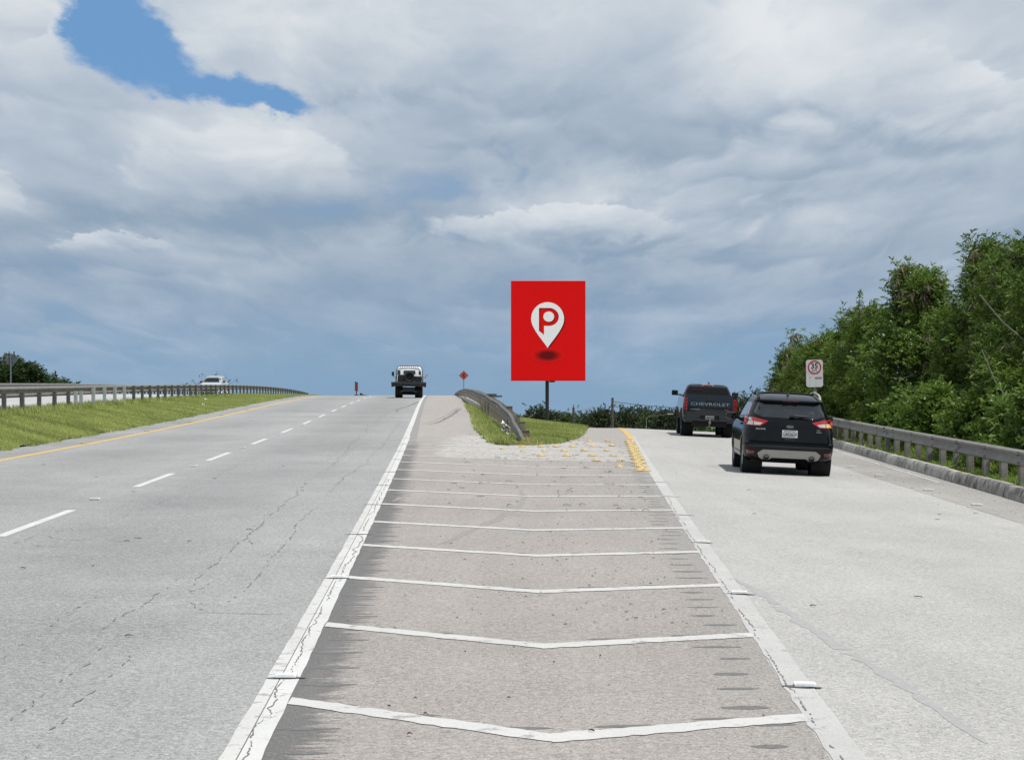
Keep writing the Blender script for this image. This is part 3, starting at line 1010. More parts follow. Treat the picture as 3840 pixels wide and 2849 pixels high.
L = 0.003
mb = MB(); sheet(mb, jag(off(Xw, 0.0), .004, 1), off(Xw, .078), -25, 58, gz, L, .25)
mb.build('edge_line', M['white_bar'], main_road, fix=False)
mb = MB(); sheet(mb, off(Xw, .084), jag(off(Xw, .195), .005, 2), -25, 58, gz, L, .25)
mb.build('edge_line', M['white_paint'], main_road, fix=False)
mb = MB(); sheet(mb, off(Xw, .0), off(Xw, .165), 58, 250, gz, L, 1.0)
mb.build('edge_line', M['white_paint'], main_road, fix=False)
mb = MB(); sheet(mb, jag(off(Xr, 0.0), .012, 3), off(Xr, .045), -25, 42, gz, L, .2)
mb.build('edge_line', M['white_worn'], ramp, fix=False)
mb = MB(); sheet(mb, off(Xr, .045), jag(off(Xr, .172), .005, 4), -25, 66, gz, L, .25)
mb.build('edge_line', M['white_worn'], ramp, fix=False)
mb = MB(); sheet(mb, jag(off(Xe, -.07), .01, 5), jag(off(Xe, .07), .01, 6), -25, 70, gz, L, .5)
mb.build('edge_line', M['rampshoulder'], ramp_shoulder, fix=False)
mb = MB(); sheet(mb, off(Xk, -.37), jag(off(Xk, -.29), .02, 8), 40, 62, gz, L, .5)
mb.build('edge_line', M['white_worn'], ramp_shoulder, fix=False)
mb = MB(); sheet(mb, off(Xy, -.02), off(Xy, .18), -25, 260, zmain, L, .7)
mb.build('yellow_line', M['yellow_paint'], main_road, fix=False)
mb = MB(); sheet(mb, off(Xo, -.75), off(Xo, -.6), -25, 260, z_opp, L, 1.0)
mb.build('yellow_line', M['yellow_paint'], opp, fix=False)
for k in range(-3, 26):
    f = 26.3 + 9.75 * k
    dx = np.interp(f, [20, 70, 160], [-3.90, -3.80, -3.75])
    if f > 235: break
    mb = MB(); sheet(mb, off(Xw, dx - .065), off(Xw, dx + .065), f - 4.3, f, zmain, L, .8)
    mb.build('lane_dash', M['white_paint'], main_road, fix=False)

# hatching bars of the gore
AP = [spot(2071, 2792), spot(2040, 2423), spot(2026, 2217), spot(2017, 2091.6)]
apt = [(a[0] - float(Xw(a[1]))) / float(Xr(a[1]) - Xw(a[1])) for a in AP]
def chevron(i):
    dl, dr = 10.91 + 3.34 * i, 10.23 + 3.37 * i
    da = 0.5 * (dl + dr) - 0.86
    t = float(np.interp(i, [0, 1, 2, 3], apt))
    mb = MB()
    rg = np.random.default_rng(70 + i)
    for (x0, d0, x1, d1) in ((float(Xw(dl)) + .20, dl, None, da), (None, da, float(Xr(dr)) + .01, dr)):
        xa = float(Xw(da)) + t * float(Xr(da) - Xw(da))
        x0 = xa if x0 is None else x0
        x1 = xa if x1 is None else x1
        n = 26
        w = .118
        bas = []
        for k in range(n + 1):
            s = k / n
            x, d = x0 + (x1 - x0) * s, d0 + (d1 - d0) * s
            e1, e2 = rg.normal(0, .012), rg.normal(0, .012)
            bas += [(x, d - w + e1, float(gz(x, d - w)) + .0042), (x, d + w + e2, float(gz(x, d + w)) + .0042)]
        mb.add(bas, [(2 * k, 2 * k + 2, 2 * k + 3, 2 * k + 1) for k in range(n)])
    mb.build('hatch_bar', M['white_bar'], gore, fix=False)
for i in range(-2, 14):
    chevron(i)

# milled grooves beside the lines, and worn pads behind the bars
def lens(mb, x, d, w, h, lift=.0014, rg=random):
    n = 14
    pts = []
    for k in range(n):
        a = 2 * math.pi * k / n
        e = 1 + rg.uniform(-.14, .14)
        px, py = x + w * math.cos(a) * e, d + h * math.sin(a) * e * (1 - .25 * abs(math.cos(a)))
        pts.append((px, py, float(gz(px, py)) + lift))
    mb.add(pts, [tuple(range(n))])


d = 6.0
while d < 52:
    mb = MB()
    lens(mb, float(Xw(d)) + .40 + random.uniform(-.05, .05), d, .13 + random.uniform(-.05, .05), .030 + random.uniform(0, .025))
    mb.build('rumble_groove', M['groove'], gore, fix=False)
    d += .66 + random.uniform(-.08, .08)
d = 6.0
while d < 44:
    mb = MB()
    lens(mb, float(Xr(d)) - .23 + random.uniform(-.06, .06), d, .115 + random.uniform(-.04, .05), .035 + random.uniform(0, .03))
    mb.build('rumble_groove', M['groove'], gore, fix=False)
    d += .60 + random.uniform(-.07, .07)
for i in range(0, 9):
    dl, dr = 10.91 + 3.34 * i, 10.23 + 3.37 * i
    da = 0.5 * (dl + dr) - 0.86
    for s in (.14, .3, .49, .70, .86):
        if random.random() < .25: continue
        t = float(apt[min(i, 3)])
        dd = dl + (da - dl) * s / t if s < t else da + (dr - da) * (s - t) / (1 - t)
        mb = MB()
        lens(mb, float(Xw(dd)) + s * float(Xr(dd) - Xw(dd)), dd + .14 + random.uniform(0, .03), .17 + random.uniform(-.06, .08), .045)
        mb.build('worn_pad', M['groove'], gore, fix=False)


def ribbon(mb, pts, w, lift, zf=None, step=0.12, jit=0.02, gap=0.0, seed=0, taper=True, raw=False):
    """thin wandering band over surface points [(x, d)]"""
    rg = np.random.default_rng(seed)
    P = np.array(pts, float)
    seg = np.sqrt(((P[1:] - P[:-1]) ** 2).sum(1))
    s = np.concatenate([[0], np.cumsum(seg)])
    n = max(3, int(s[-1] / step))
    t = np.linspace(0, s[-1], n)
    x = np.interp(t, s, P[:, 0]); d = np.interp(t, s, P[:, 1])
    walk = np.cumsum(rg.normal(0, jit, (n, 2)), 0)
    walk -= np.linspace(0, 1, n)[:, None] * walk[-1]
    x = x + walk[:, 0] * .6 + rg.normal(0, jit * .4, n)
    d = d + walk[:, 1] * .6
    ww = w * rg.uniform(.35, 1.3, n)
    if taper:
        ww *= np.minimum(1, np.minimum(np.arange(n), np.arange(n)[::-1]) / (n * .12 + 1) + .15)
    tx, td = np.gradient(x), np.gradient(d)
    ln = np.sqrt(tx ** 2 + td ** 2) + 1e-9
    nx, ny = -td / ln, tx / ln
    x0, d0, x1, d1 = x + nx * ww, d + ny * ww, x - nx * ww, d - ny * ww
    z0, z1 = gz(x0, d0) + lift, gz(x1, d1) + lift
    base = []
    for i in range(n):
        base += [(x0[i], d0[i], z0[i]), (x1[i], d1[i], z1[i])]
    fs = [(2 * i, 2 * i + 1, 2 * i + 3, 2 * i + 2) for i in range(n - 1) if rg.random() > gap]
    mb.add(base, fs)


def px5(p): return [spot(x / 1.8558, 1600 + y / 1.8558)[:2] for x, y in p]
def px2(p): return [spot(1200 + x / 2.754, 1500 + y / 2.754)[:2] for x, y in p]
def pd(p): return [spot(x * 1.7243, y * 1.7243)[:2] for x, y in p]

cr = MB()
sets = [
    (px5([(500, 760), (900, 600), (1300, 430), (1700, 240), (2170, 60)]), .010, .45),
    (px5([(560, 720), (960, 570), (1340, 400), (1760, 215)]), .006, .6),
    (px5([(640, 1470), (800, 1340), (1000, 1200), (1250, 1050)]), .010, .35),
    (px5([(1300, 1170), (1480, 970), (1560, 900), (1700, 770), (1900, 600), (2220, 330)]), .010, .3),
    (px5([(1480, 1300), (1570, 1200), (1700, 1080), (1840, 940), (1950, 840), (2100, 650), (2220, 540)]), .009, .35),
    (px5([(1220, 1180), (1330, 1140), (1440, 1095), (1560, 1060)]), .009, .3),
    (px5([(1290, 1210), (1360, 1260), (1440, 1290)]), .008, .2),
    (px5([(340, 755), (380, 780), (600, 792), (900, 800), (1430, 806)]), .012, .25),
    (px5([(345, 752), (400, 722), (460, 706), (540, 724)]), .010, .4),
    (px5([(1700, 780), (1760, 815), (1900, 820), (2190, 824)]), .014, .12),
    (px5([(1200, 1310), (1400, 1295), (1600, 1303), (1850, 1310), (2090, 1310)]), .010, .18),
    (px5([(40, 805), (250, 830), (430, 842)]), .012, .25),
    (px5([(90, 820), (300, 760), (520, 700)]), .008, .5),
    (px5([(1440, 1095), (1650, 1098), (1900, 1095), (2180, 1090)]), .007, .45),
    (px2([(0, 770), (300, 490), (640, 180), (820, 60)]), .012, .4),
    (px2([(0, 680), (400, 340), (740, 120)]), .010, .5),
    (px2([(0, 1050), (180, 840), (420, 610), (720, 330), (860, 180)]), .012, .4),
    (px2([(0, 830), (60, 790), (400, 460)]), .009, .5),
    (px2([(680, 185), (780, 188), (890, 186)]), .05, .2), (px2([(400, 356), (440, 358), (490, 356)]), .05, .1),
    (px2([(150, 540), (420, 545), (640, 548)]), .03, .5), (px2([(180, 1185), (300, 1190), (430, 1190)]), .02, .3),
    (pd([(0, 1440), (60, 1400), (120, 1365), (230, 1290)]), .010, .5), (pd([(0, 1590), (140, 1470), (260, 1380)]), .008, .5),
    (pd([(60, 1652), (170, 1540), (300, 1410)]), .008, .6),
]
for k, (p, w, g) in enumerate(sets):
    ribbon(cr, p, w * .55, .0045, seed=100 + k, gap=min(.75, g + .15), jit=.016, step=.09)
o = cr.build('crack', M['crack'], main_road, fix=False); o['kind'] = 'stuff'
# the wandering crack through the solid line
cl = MB()
dd = 8.0
k = 0
while dd < 34:
    ln = random.uniform(1.0, 2.4)
    ribbon(cl, [(float(Xw(dd)) + .125 + random.uniform(-.02, .02), dd), (float(Xw(dd + ln)) + .125 + random.uniform(-.02, .02), dd + ln)], .0045, .0058, step=.04, jit=.010, seed=300 + k, gap=.12)
    if random.random() < .5:
        ribbon(cl, [(float(Xw(dd)) + .09, dd + .1), (float(Xw(dd)) + .19, dd + random.uniform(-.1, .25))], .004, .0058, step=.03, jit=.006, seed=500 + k, gap=.1)
    dd += ln * random.uniform(.85, 1.15); k += 1
dd = 8.0
while dd < 30:
    ln = random.uniform(.8, 2.0)
    ribbon(cl, [(float(Xr(dd)) + .035, dd), (float(Xr(dd + ln)) + .035, dd + ln)], .005, .0058, step=.04, jit=.006, seed=700 + k, gap=.35)
    dd += ln * 1.2; k += 1
o = cl.build('paint_crack', M['crack'], gore, fix=False); o['kind'] = 'stuff'

def skid(pts, w, mat, parent, seed, jit=.01, lift=.0016):
    mb = MB(); ribbon(mb, pts, w, lift, seed=seed, jit=jit, gap=0.06, step=.15)
    mb.build('skid_mark', M[mat], parent, fix=False)
skid([spot(u, v)[:2] for u, v in [(2736, 2163), (2870, 2240), (2985, 2330), (3070, 2373), (3160, 2433), (3294, 2513), (3420, 2590), (3560, 2690), (3700, 2790)]], .05, 'skidramp', ramp, 31)
skid([spot(u, v)[:2] for u, v in [(1602, 1593), (1640, 1584), (1663, 1574.6), (1684, 1564), (1700, 1552), (1729, 1531)]], .09, 'skid', gore, 32)
skid([spot(u, v)[:2] for u, v in [(1580, 1592), (1640, 1574), (1680, 1556), (1722, 1526)]], .05, 'skidfaint', gore, 33)
skid([spot(u, v)[:2] for u, v in [(1646, 2041), (1750, 1990), (1850, 1955), (1935, 1910), (1965, 1870), (1950, 1835)]], .05, 'skidfaint', gore, 34)
skid([spot(u, v)[:2] for u, v in [(1670, 2040), (1770, 1985), (1870, 1940), (1920, 1900)]], .035, 'skidfaint', gore, 35)
skid([spot(u, v)[:2] for u, v in [(1488, 1545), (1490, 1536), (1510, 1528), (1545, 1517), (1575, 1504)]], .07, 'skid', main_road, 36)
skid([spot(u, v)[:2] for u, v in [(1470, 1880), (1530, 1860), (1548, 1830), (1545, 1805)]], .05, 'skidfaint', gore, 37)

# ------------------------------------------------------------------ guardrails
WP = [(0.0, -.155), (.022, -.150), (.078, -.118), (.082, -.080), (.030, -.036), (.014, 0.0), (.030, .036), (.082, .080), (.078, .118), (.022, .150), (0.0, .155)]


def beam(pts, side, prof=WP, th=.006, k=1.0):
    """w-beam swept along pts; side +1: corrugations face to the right of travel"""
    mb = MB()
    P = [Vector(p) for p in pts]
    loop = [(a * k, b * k) for a, b in prof] + [((a - th) * k, b * k) for a, b in reversed(prof)]
    n = len(loop)
    vs = []
    for i, p in enumerate(P):
        t = (P[min(i + 1, len(P) - 1)] - P[max(i - 1, 0)])
        t.z = 0
        t.normalize()
        nrm = Vector((t.y, -t.x, 0)) * side
        for a, b in loop:
            vs.append(p + nrm * a + Vector((0, 0, b)))
    fs = []
    for i in range(len(P) - 1):
        for j in range(n):
            a, b = i * n + j, i * n + (j + 1) % n
            fs.append((a, b, b + n, a + n))
    fs += [tuple(range(n)), tuple(range((len(P) - 1) * n, len(P) * n))]
    mb.add(vs, fs)
    return mb


# right guardrail behind the kerb
rr = empty('guardrail', (float(Xk(40)) + .5, 40, float(z_kerbtop(40))))
tag(rr, 'long grey w-beam guardrail along the right kerb in front of the tall trees', 'guardrail')
def here(mbuilder, name, mat, par, **kw):
    o = mbuilder.build(name, mat, None, **kw)
    o.parent = par
    o.matrix_parent_inverse = Matrix.Translation(par.location).inverted()
    return o
top_pts = [(3112, 1557), (3201.6, 1577), (3327, 1606), (3492.6, 1633), (3650.6, 1655), (3840, 1676)]
def Xgd(d): return Xk(d) + 0.50
def u_to_d(u):
    ds = np.arange(20, 110, .05)
    uu = CX + FPX * Xgd(ds) / ds
    return float(np.interp(-u, -uu, ds))
TD = np.array([[u_to_d(u), EYE + (HOR - v) * u_to_d(u) / FPX] for u, v in top_pts])
_o2 = np.argsort(TD[:, 0])
_tz = np.polyfit(TD[:, 0], TD[:, 1] - np.array([float(z_kerbtop(x)) for x in TD[:, 0]]), 1)
def Zrt(d): return z_kerbtop(d) + np.polyval(_tz, np.clip(d, 30, 70))
gd = np.arange(6.0, 92.0, 3.3)
for i in range(len(gd) - 1):
    ds = np.linspace(gd[i], gd[i + 1] + .12, 5)
    here(beam([(float(Xgd(x)) - (.003 if i % 2 else 0), x, float(Zrt(x)) - .155) for x in ds], -1, k=.97), 'rail_beam', M['galv'], rr, smooth=40)
POSTX = [270, 340, 418, 500, 585, 672, 765, 862, 968, 1085, 1205, 1335, 1478, 1620, 1780, 1965, 2160]
pds = [u_to_d(3040 + x / 2.784) for x in POSTX]
step = (pds[0] - pds[-1]) / (len(pds) - 1)
pds += [pds[0] + step * (k + 1) for k in range(14)] + [pds[-1] - step * (k + 1) for k in range(16)]
PROTO = None
pm = MB().box((0, 0, 0.5), (.13, .16, 1.0), bev=.008).mesh('post')
pm.materials.append(M['post'])
for x in pds:
    if x < 7: continue
    zt, zb = float(Zrt(x)) - .06, float(z_verge(np.array(Xgd(x) + .1), np.array(x))) - .15
    o = link('post', pm, rr)
    o.matrix_parent_inverse = Matrix.Translation(rr.location).inverted()
    o.location = (float(Xgd(x)) + .095, x, zb)
    o.rotation_euler = (random.uniform(-.02, .02), random.uniform(-.02, .02), random.uniform(-.05, .05))
    o.scale = (1, 1, zt - zb)
for (u, k) in ((3040 + 297 / 2.784, 0), (3040 + 808 / 2.784, 1), (3040 + 1562 / 2.784, 2), (3905, 3)):
    x = u_to_d(u)
    mb = MB()
    hx = [(.0, -.055), (.03, -.045), (.05, -.02), (.056, 0), (.05, .02), (.03, .045), (0, .055)]
    mb.prism([(a - .0, b) for a, b in hx], -.012, .012, 'xz', (float(Xgd(x)) - .085, x, float(Zrt(x)) - .165))
    here(mb, 'reflector_tab', M['galv_pale'], rr)
# bolt heads on the beam
bolts = MB()
for i in range(4, len(gd) - 6):
    for dz in (-.045, -.10, -.235, -.285):
        for dx in (0, .14):
            x = gd[i] + dx
            bolts.box((float(Xgd(x)) - .088, x, float(Zrt(x)) + dz), (.02, .03, .02))
here(bolts, 'bolt', M['post_dark'], rr)['kind'] = 'stuff'

# stained kerb of cast stones
kerb = empty('kerb', (float(Xk(40)), 40, float(gz(Xk(40), 40))))
tag(kerb, 'weather-stained concrete kerb of cast stones along the right edge of the ramp', 'kerb')
KX = [8.0]
while KX[-1] < 100: KX.append(KX[-1] + random.uniform(1.55, 1.85))
for i in range(len(KX) - 1):
    a, b = KX[i] + .015, KX[i + 1] - .015
    e = random.uniform(-.012, .012)
    mb = MB()
    vs = []
    nseg = 4
    for q in range(nseg + 1):
        x = a + (b - a) * q / nseg
        X0, z0 = float(Xk(x)) + e, float(gz(Xk(x), x))
        zt = float(z_kerbtop(x)) + e * .8
        j = lambda s=.006: random.uniform(-s, s)
        for (px, pz) in ((0, z0 - .1), (0.0 + j(), z0 + .07), (.045 + j(), zt - .035 + j()), (.075 + j(), zt + j(.004)), (KW, zt + j(.004)), (KW, z0 - .1)):
            vs.append((X0 + px, x, pz))
    fs = []
    for q in range(nseg):
        for k in range(6):
            fs.append((q * 6 + k, q * 6 + (k + 1) % 6, (q + 1) * 6 + (k + 1) % 6, (q + 1) * 6 + k))
    fs += [tuple(range(6)), tuple(range(nseg * 6, nseg * 6 + 6))]
    mb.add(vs, fs)
    here(mb, 'kerb_stone', M['concrete' if random.random() < .55 else 'concrete2'], kerb, smooth=30)

# median guardrail on the left
lr = empty('guardrail', (float(Xlr(80)), 80, float(Zlg(80))))
tag(lr, 'guardrail on dark posts along the top of the grass median at left', 'guardrail')
ds = np.arange(40, 232, 3.8)
for i in range(len(ds) - 1):
    q = np.linspace(ds[i], ds[i + 1] + .1, 4)
    here(beam([(float(Xlr(x)) - .16 - (.003 if i % 2 else 0), x, float(Zlr(x)) - .17) for x in q], 1, k=1.08), 'rail_beam', M['galv'], lr, smooth=40)
mesh_d = MB().box((0, 0, .5), (.115, .14, 1.0)).mesh('post'); mesh_d.materials.append(M['post_dark'])
mesh_p = MB().box((0, 0, .5), (.115, .14, 1.0)).mesh('post'); mesh_p.materials.append(M['post_pale'])
for i, (u, d0) in enumerate(list(zip(PU, PD)) + [(None, 55.05), (None, 52.1), (None, 49.15), (None, 46.2), (287, 71.5)]):
    x = d0
    zt = float(Zlr(x)) - .03
    zb = float(Zlg(x)) - .25
    pale = (u is not None and 280 < u < 480)
    if x < 73: zt -= .15
    o = link('post', mesh_p if pale else mesh_d, lr)
    o.matrix_parent_inverse = Matrix.Translation(lr.location).inverted()
    o.location = (float(Xlr(x)), x, zb)
    o.rotation_euler = (random.uniform(-.02, .02), random.uniform(-.015, .015), random.uniform(-.06, .06))
    o.scale = (1, 1, zt - zb)

# far rail on the other side of the opposite carriageway
fr_ = empty('guardrail', (float(Xo2(120)), 120, float(z_opp(Xo2(120), 120))))
tag(fr_, 'far guardrail beyond the opposite carriageway, seen between the median posts', 'guardrail')
def Xfr(d): return Xo2(d) + 0.3
def Zfr(d): return z_opp(Xfr(d), d)
ds = np.arange(70, 225, 7.6)
for i in range(len(ds) - 1):
    q = np.linspace(ds[i], ds[i + 1] + .05, 3)
    here(beam([(float(Xfr(x)), x, float(Zfr(x)) + .58) for x in q], 1), 'rail_beam', M['galv'], fr_, smooth=40)
mesh_f = MB().box((0, 0, .34), (.12, .15, .68)).mesh('post'); mesh_f.materials.append(M['post_dark'])
for x in np.arange(70, 222, 2.0):
    o = link('post', mesh_f, fr_)
    o.matrix_parent_inverse = Matrix.Translation(fr_.location).inverted()
    o.location = (float(Xfr(x)) - .12, x, float(Zfr(x)))

# guardrail of the nose, diving into the grass
CT = [(1962, 1634, 54.2), (1951, 1610, 55.2), (1934, 1583.5, 57), (1919, 1557, 60.5), (1901, 1533, 65.5), (1868, 1507, 74), (1822, 1479, 88), (1794, 1467, 99), (1775, 1461, 108), (1758, 1457, 117), (1745, 1456.5, 127),
      (1732.6, 1458.5, 138), (1721, 1464, 149), (1711, 1470.5, 158), (1704, 1482, 168)]
CP = np.array([at(u, v, d) for u, v, d in CT])
def Xc(d): return np.interp(d, CP[:, 1], CP[:, 0])
def Zc(d): return np.interp(d, CP[:, 1], CP[:, 2])
cg = empty('guardrail', (float(Xc(70)), 70, float(gz(Xc(70), 70))))
tag(cg, 'curving guardrail whose turned-down end dives into the grass nose', 'guardrail')
ds = [54.2, 58.4, 64.0, 70, 78, 86, 94, 102, 110, 120, 132, 145, 158, 168]
for i in range(len(ds) - 1):
    q = np.linspace(ds[i], ds[i + 1] + .25, 9)
    here(beam([(float(Xc(x)) + (.02 if i % 2 else 0), x, float(Zc(x)) - .15 + (.012 if i % 2 else 0)) for x in q], -1, k=.9), 'rail_beam', M['galv_old'], cg, smooth=40)
bb_ = MB()
for x in np.arange(60, 165, 2.2):
    bb_.box((float(Xc(x)) - .09, x, float(Zc(x)) - .155), (.03, .07, .07))
here(bb_, 'bolt', M['galv_pale'], cg)['kind'] = 'stuff'
mesh_c = MB().box((0, 0, .5), (.15, .20, 1.0)).mesh('post'); mesh_c.materials.append(M['wood_post'])
for x in np.concatenate([np.arange(61.5, 118, .95), np.arange(118, 168, 1.5)]):
    zb = float(gz(Xc(x) + .12, x)) - .35
    o = link('post', mesh_c, cg)
    o.matrix_parent_inverse = Matrix.Translation(cg.location).inverted()
    o.location = (float(Xc(x)) + .11, x, zb)
    o.rotation_euler = (random.uniform(-.02, .02), random.uniform(-.02, .02), random.uniform(-.05, .05))
    o.scale = (1, 1, float(Zc(x)) - .03 - zb)
# offset blocks of the turned-down end
for (u0, u1, v0, v1, d) in [(690, 757, 490, 565, 66), (775, 840, 585, 645, 61.5), (820, 893, 652, 742, 59), (862, 935, 743, 776, 57)]:
    a, b = at(1650 + u0 / 2.784, 1350 + v0 / 2.784, d), at(1650 + u1 / 2.784, 1350 + v1 / 2.784, d)
    mb = MB().box(((a[0] + b[0]) / 2, d, (a[2] + b[2]) / 2 - .05), (b[0] - a[0], .22, a[2] - b[2] + .12), bev=.01)
    here(mb, 'offset_block', M['wood_post'], cg)
    mb = MB().box(((a[0] + b[0]) / 2, d, a[2] + .022), (b[0] - a[0] + .02, .24, .02))
    here(mb, 'block_cap', M['post'], cg)
# flat slabs lying along the back of that rail
for (u, v, w, d) in [(1650 + 560 / 2.784, 1350 + 378 / 2.784, .42, 86), (1650 + 520 / 2.784, 1350 + 360 / 2.784, .3, 90)]:
    p = at(u, v, d)
    here(MB().box(p, (w, 1.2, .07), .3, bev=.01), 'cap_plate', M['post_dark'], cg)

# pale kerb at the foot of that rail
ck = empty('kerb', (float(Xc(120)) - .3, 120, float(zm(120))))
tag(ck, 'low kerb with sunlit top at the foot of the curving nose guardrail', 'kerb')
CK = np.array([at(u, v, d) for u, v, d in [(1824, 1527, 93), (1800, 1513, 100), (1775, 1500, 110), (1750, 1490, 122), (1728, 1485.5, 138), (1717, 1486, 152)]])
for i, x in enumerate(np.arange(93, 150, 1.9)):
    q = [x + .02, x + 1.88]
    mb = MB()
    vs = []
    for y in q:
        X0 = float(np.interp(y, CK[:, 1], CK[:, 0])); zt = float(np.interp(y, CK[:, 1], CK[:, 2])) + random.uniform(-.01, .01)
        vs += [(X0 - .12, y, zt - .45), (X0 - .10, y, zt), (X0 + .14, y, zt), (X0 + .14, y, zt - .45)]
    mb.add(vs, [(0, 1, 5, 4), (1, 2, 6, 5), (2, 3, 7, 6), (0, 3, 2, 1), (4, 5, 6, 7)])
    here(mb, 'kerb_stone', M['kerb_pale'], ck)

# ------------------------------------------------------------------ vehicles
def ring(z, hw, yr, yf, cr=(.25, .25), cf=(.3, .4), bow=0.0, bowf=0.0, zr_=0.0, zf_=0.0):
    """plan outline of a body at one height; zr_/zf_ tip the rear/front of the slice"""
    pts = []
    def corner(cx, cy, rx, ry, a0, a1, n=6):
        for k in range(n + 1):
            a = R(a0 + (a1 - a0) * k / n)
            pts.append((cx + rx * math.cos(a), cy + ry * math.sin(a)))
    for k in range(8):
        pts.append((-hw + cr[0] + (2 * hw - 2 * cr[0]) * (k + .0) / 8, yr))
    corner(hw - cr[0], yr + cr[1], cr[0], cr[1], -90, 0)
    for k in range(1, 12):
        pts.append((hw, yr + cr[1] + (yf - cf[1] - yr - cr[1]) * k / 12))
    corner(hw - cf[0], yf - cf[1], cf[0], cf[1], 0, 90)
    for k in range(1, 8):
        pts.append((hw - cf[0] - (2 * hw - 2 * cf[0]) * k / 8, yf))
    corner(-hw + cf[0], yf - cf[1], cf[0], cf[1], 90, 180)
    for k in range(1, 12):
        pts.append((-hw, yf - cf[1] - (yf - cf[1] - yr - cr[1]) * k / 12))
    corner(-hw + cr[0], yr + cr[1], cr[0], cr[1], 180, 270)
    out = []
    for x, y in pts:
        s = (y - yr) / (yf - yr)
        q = max(0.0, 1 - s * 4)
        yy = y + bow * (x / hw) ** 2 * q - bowf * (x / hw) ** 2 * max(0.0, (s - .75) * 4)
        out.append((x, yy, z + zr_ * (1 - s) + zf_ * s))
    return out


def shell(levels, crown=0.04):
    mb = MB()
    n = None
    for lv in levels:
        r = ring(**lv)
        n = len(r)
        mb.v.extend(r)
    m = len(levels)
    for j in range(m - 1):
        for i in range(n):
            a, b = j * n + i, j * n + (i + 1) % n
            mb.f.append((a, b, b + n, a + n))
    # crowned lid
    last = levels[-1]
    base = (m - 1) * n
    cx = sum(p[0] for p in mb.v[base:base + n]) / n
    cy = sum(p[1] for p in mb.v[base:base + n]) / n
    ids = list(range(base, base + n))
    for s, h in ((.72, .55), (.38, .88)):
        new = []
        for i in range(n):
            p = mb.v[base + i]
            mb.v.append((cx + (p[0] - cx) * s, cy + (p[1] - cy) * s, p[2] + crown * h))
            new.append(len(mb.v) - 1)
        for i in range(n):
            mb.f.append((ids[i], ids[(i + 1) % n], new[(i + 1) % n], new[i]))
        ids = new
    mb.v.append((cx, cy, mb.v[ids[0]][2] + crown * .12))
    c = len(mb.v) - 1
    for i in range(n):
        mb.f.append((ids[i], ids[(i + 1) % n], c))
    mb.f.append(tuple(range(n - 1, -1, -1)))
    return mb


def cut(obj, cutters):
    """boolean away wheel arches and recesses, keep the result as plain mesh"""
    for c in cutters:
        cu = c.build('cutter', None)
        md = obj.modifiers.new('b', 'BOOLEAN')
        md.operation = 'DIFFERENCE'
        md.solver = 'EXACT'
        md.object = cu
        dg = bpy.context.evaluated_depsgraph_get()
        me = bpy.data.meshes.new_from_object(obj.evaluated_get(dg))
        obj.modifiers.clear()
        obj.data = me
        bpy.data.objects.remove(cu)
    obj.data.shade_smooth()
    obj.data.set_sharp_from_angle(angle=R(38))


def bvh_of(mb):
    return BVHTree.FromPolygons([Vector(v) for v in mb.v], mb.f)


def conform(name, outline, tree, mat, parent, axis='y', sign=1, off_=.005, th=.03, step=.07, sharp=40):
    """panel with the given outline laid on a body shell: seen along +y (rear, sign 1), -y (front) or x (sides)"""
    bm = bmesh.new()
    vs = [bm.verts.new((a, b, 0)) for a, b in outline]
    bm.faces.new(vs)
    for ax in (0, 1):
        lo = min(p[ax] for p in outline); hi = max(p[ax] for p in outline)
        k = lo + step
        while k < hi - 1e-4:
            no = (1, 0, 0) if ax == 0 else (0, 1, 0)
            co = (k, 0, 0) if ax == 0 else (0, k, 0)
            bmesh.ops.bisect_plane(bm, geom=bm.verts[:] + bm.edges[:] + bm.faces[:], plane_co=co, plane_no=no)
            k += step
    last = 0.0
    hits = {}
    for v in bm.verts:
        a, b = v.co.x, v.co.y
        if axis == 'y':
            o, dv = Vector((a, -3 * sign if sign > 0 else 9, b)), Vector((0, sign, 0))
        else:
            o, dv = Vector((-4 * sign, a, b)), Vector((sign, 0, 0))
        h = tree.ray_cast(o, dv)
        hits[v] = h[0]
    known = [h for h in hits.values() if h is not None]
    for v, h in list(hits.items()):
        if h is None and known:
            a, b = v.co.x, v.co.y
            key = (lambda q: (q.x - a) ** 2 + (q.z - b) ** 2) if axis == 'y' else (lambda q: (q.y - a) ** 2 + (q.z - b) ** 2)
            q = min(known, key=key)
            h = Vector((a, q.y, b)) if axis == 'y' else Vector((q.x, a, b))
        v.co = h - (Vector((0, sign, 0)) if axis == 'y' else Vector((sign, 0, 0))) * off_
    bmesh.ops.triangulate(bm, faces=[f for f in bm.faces if len(f.verts) > 4])
    dvec = Vector((0, sign, 0)) if axis == 'y' else Vector((sign, 0, 0))
    ed = [e for e in bm.edges if e.is_boundary]
    r = bmesh.ops.extrude_edge_only(bm, edges=ed)
    for v in [g for g in r['geom'] if isinstance(g, bmesh.types.BMVert)]:
        v.co += dvec * (th)
    bmesh.ops.recalc_face_normals(bm, faces=bm.faces[:])
    me = bpy.data.meshes.new(name)
    bm.to_mesh(me)
    bm.free()
    me.shade_smooth()
    me.set_sharp_from_angle(angle=R(sharp))
    me.materials.append(mat)
    return link(name, me, parent)


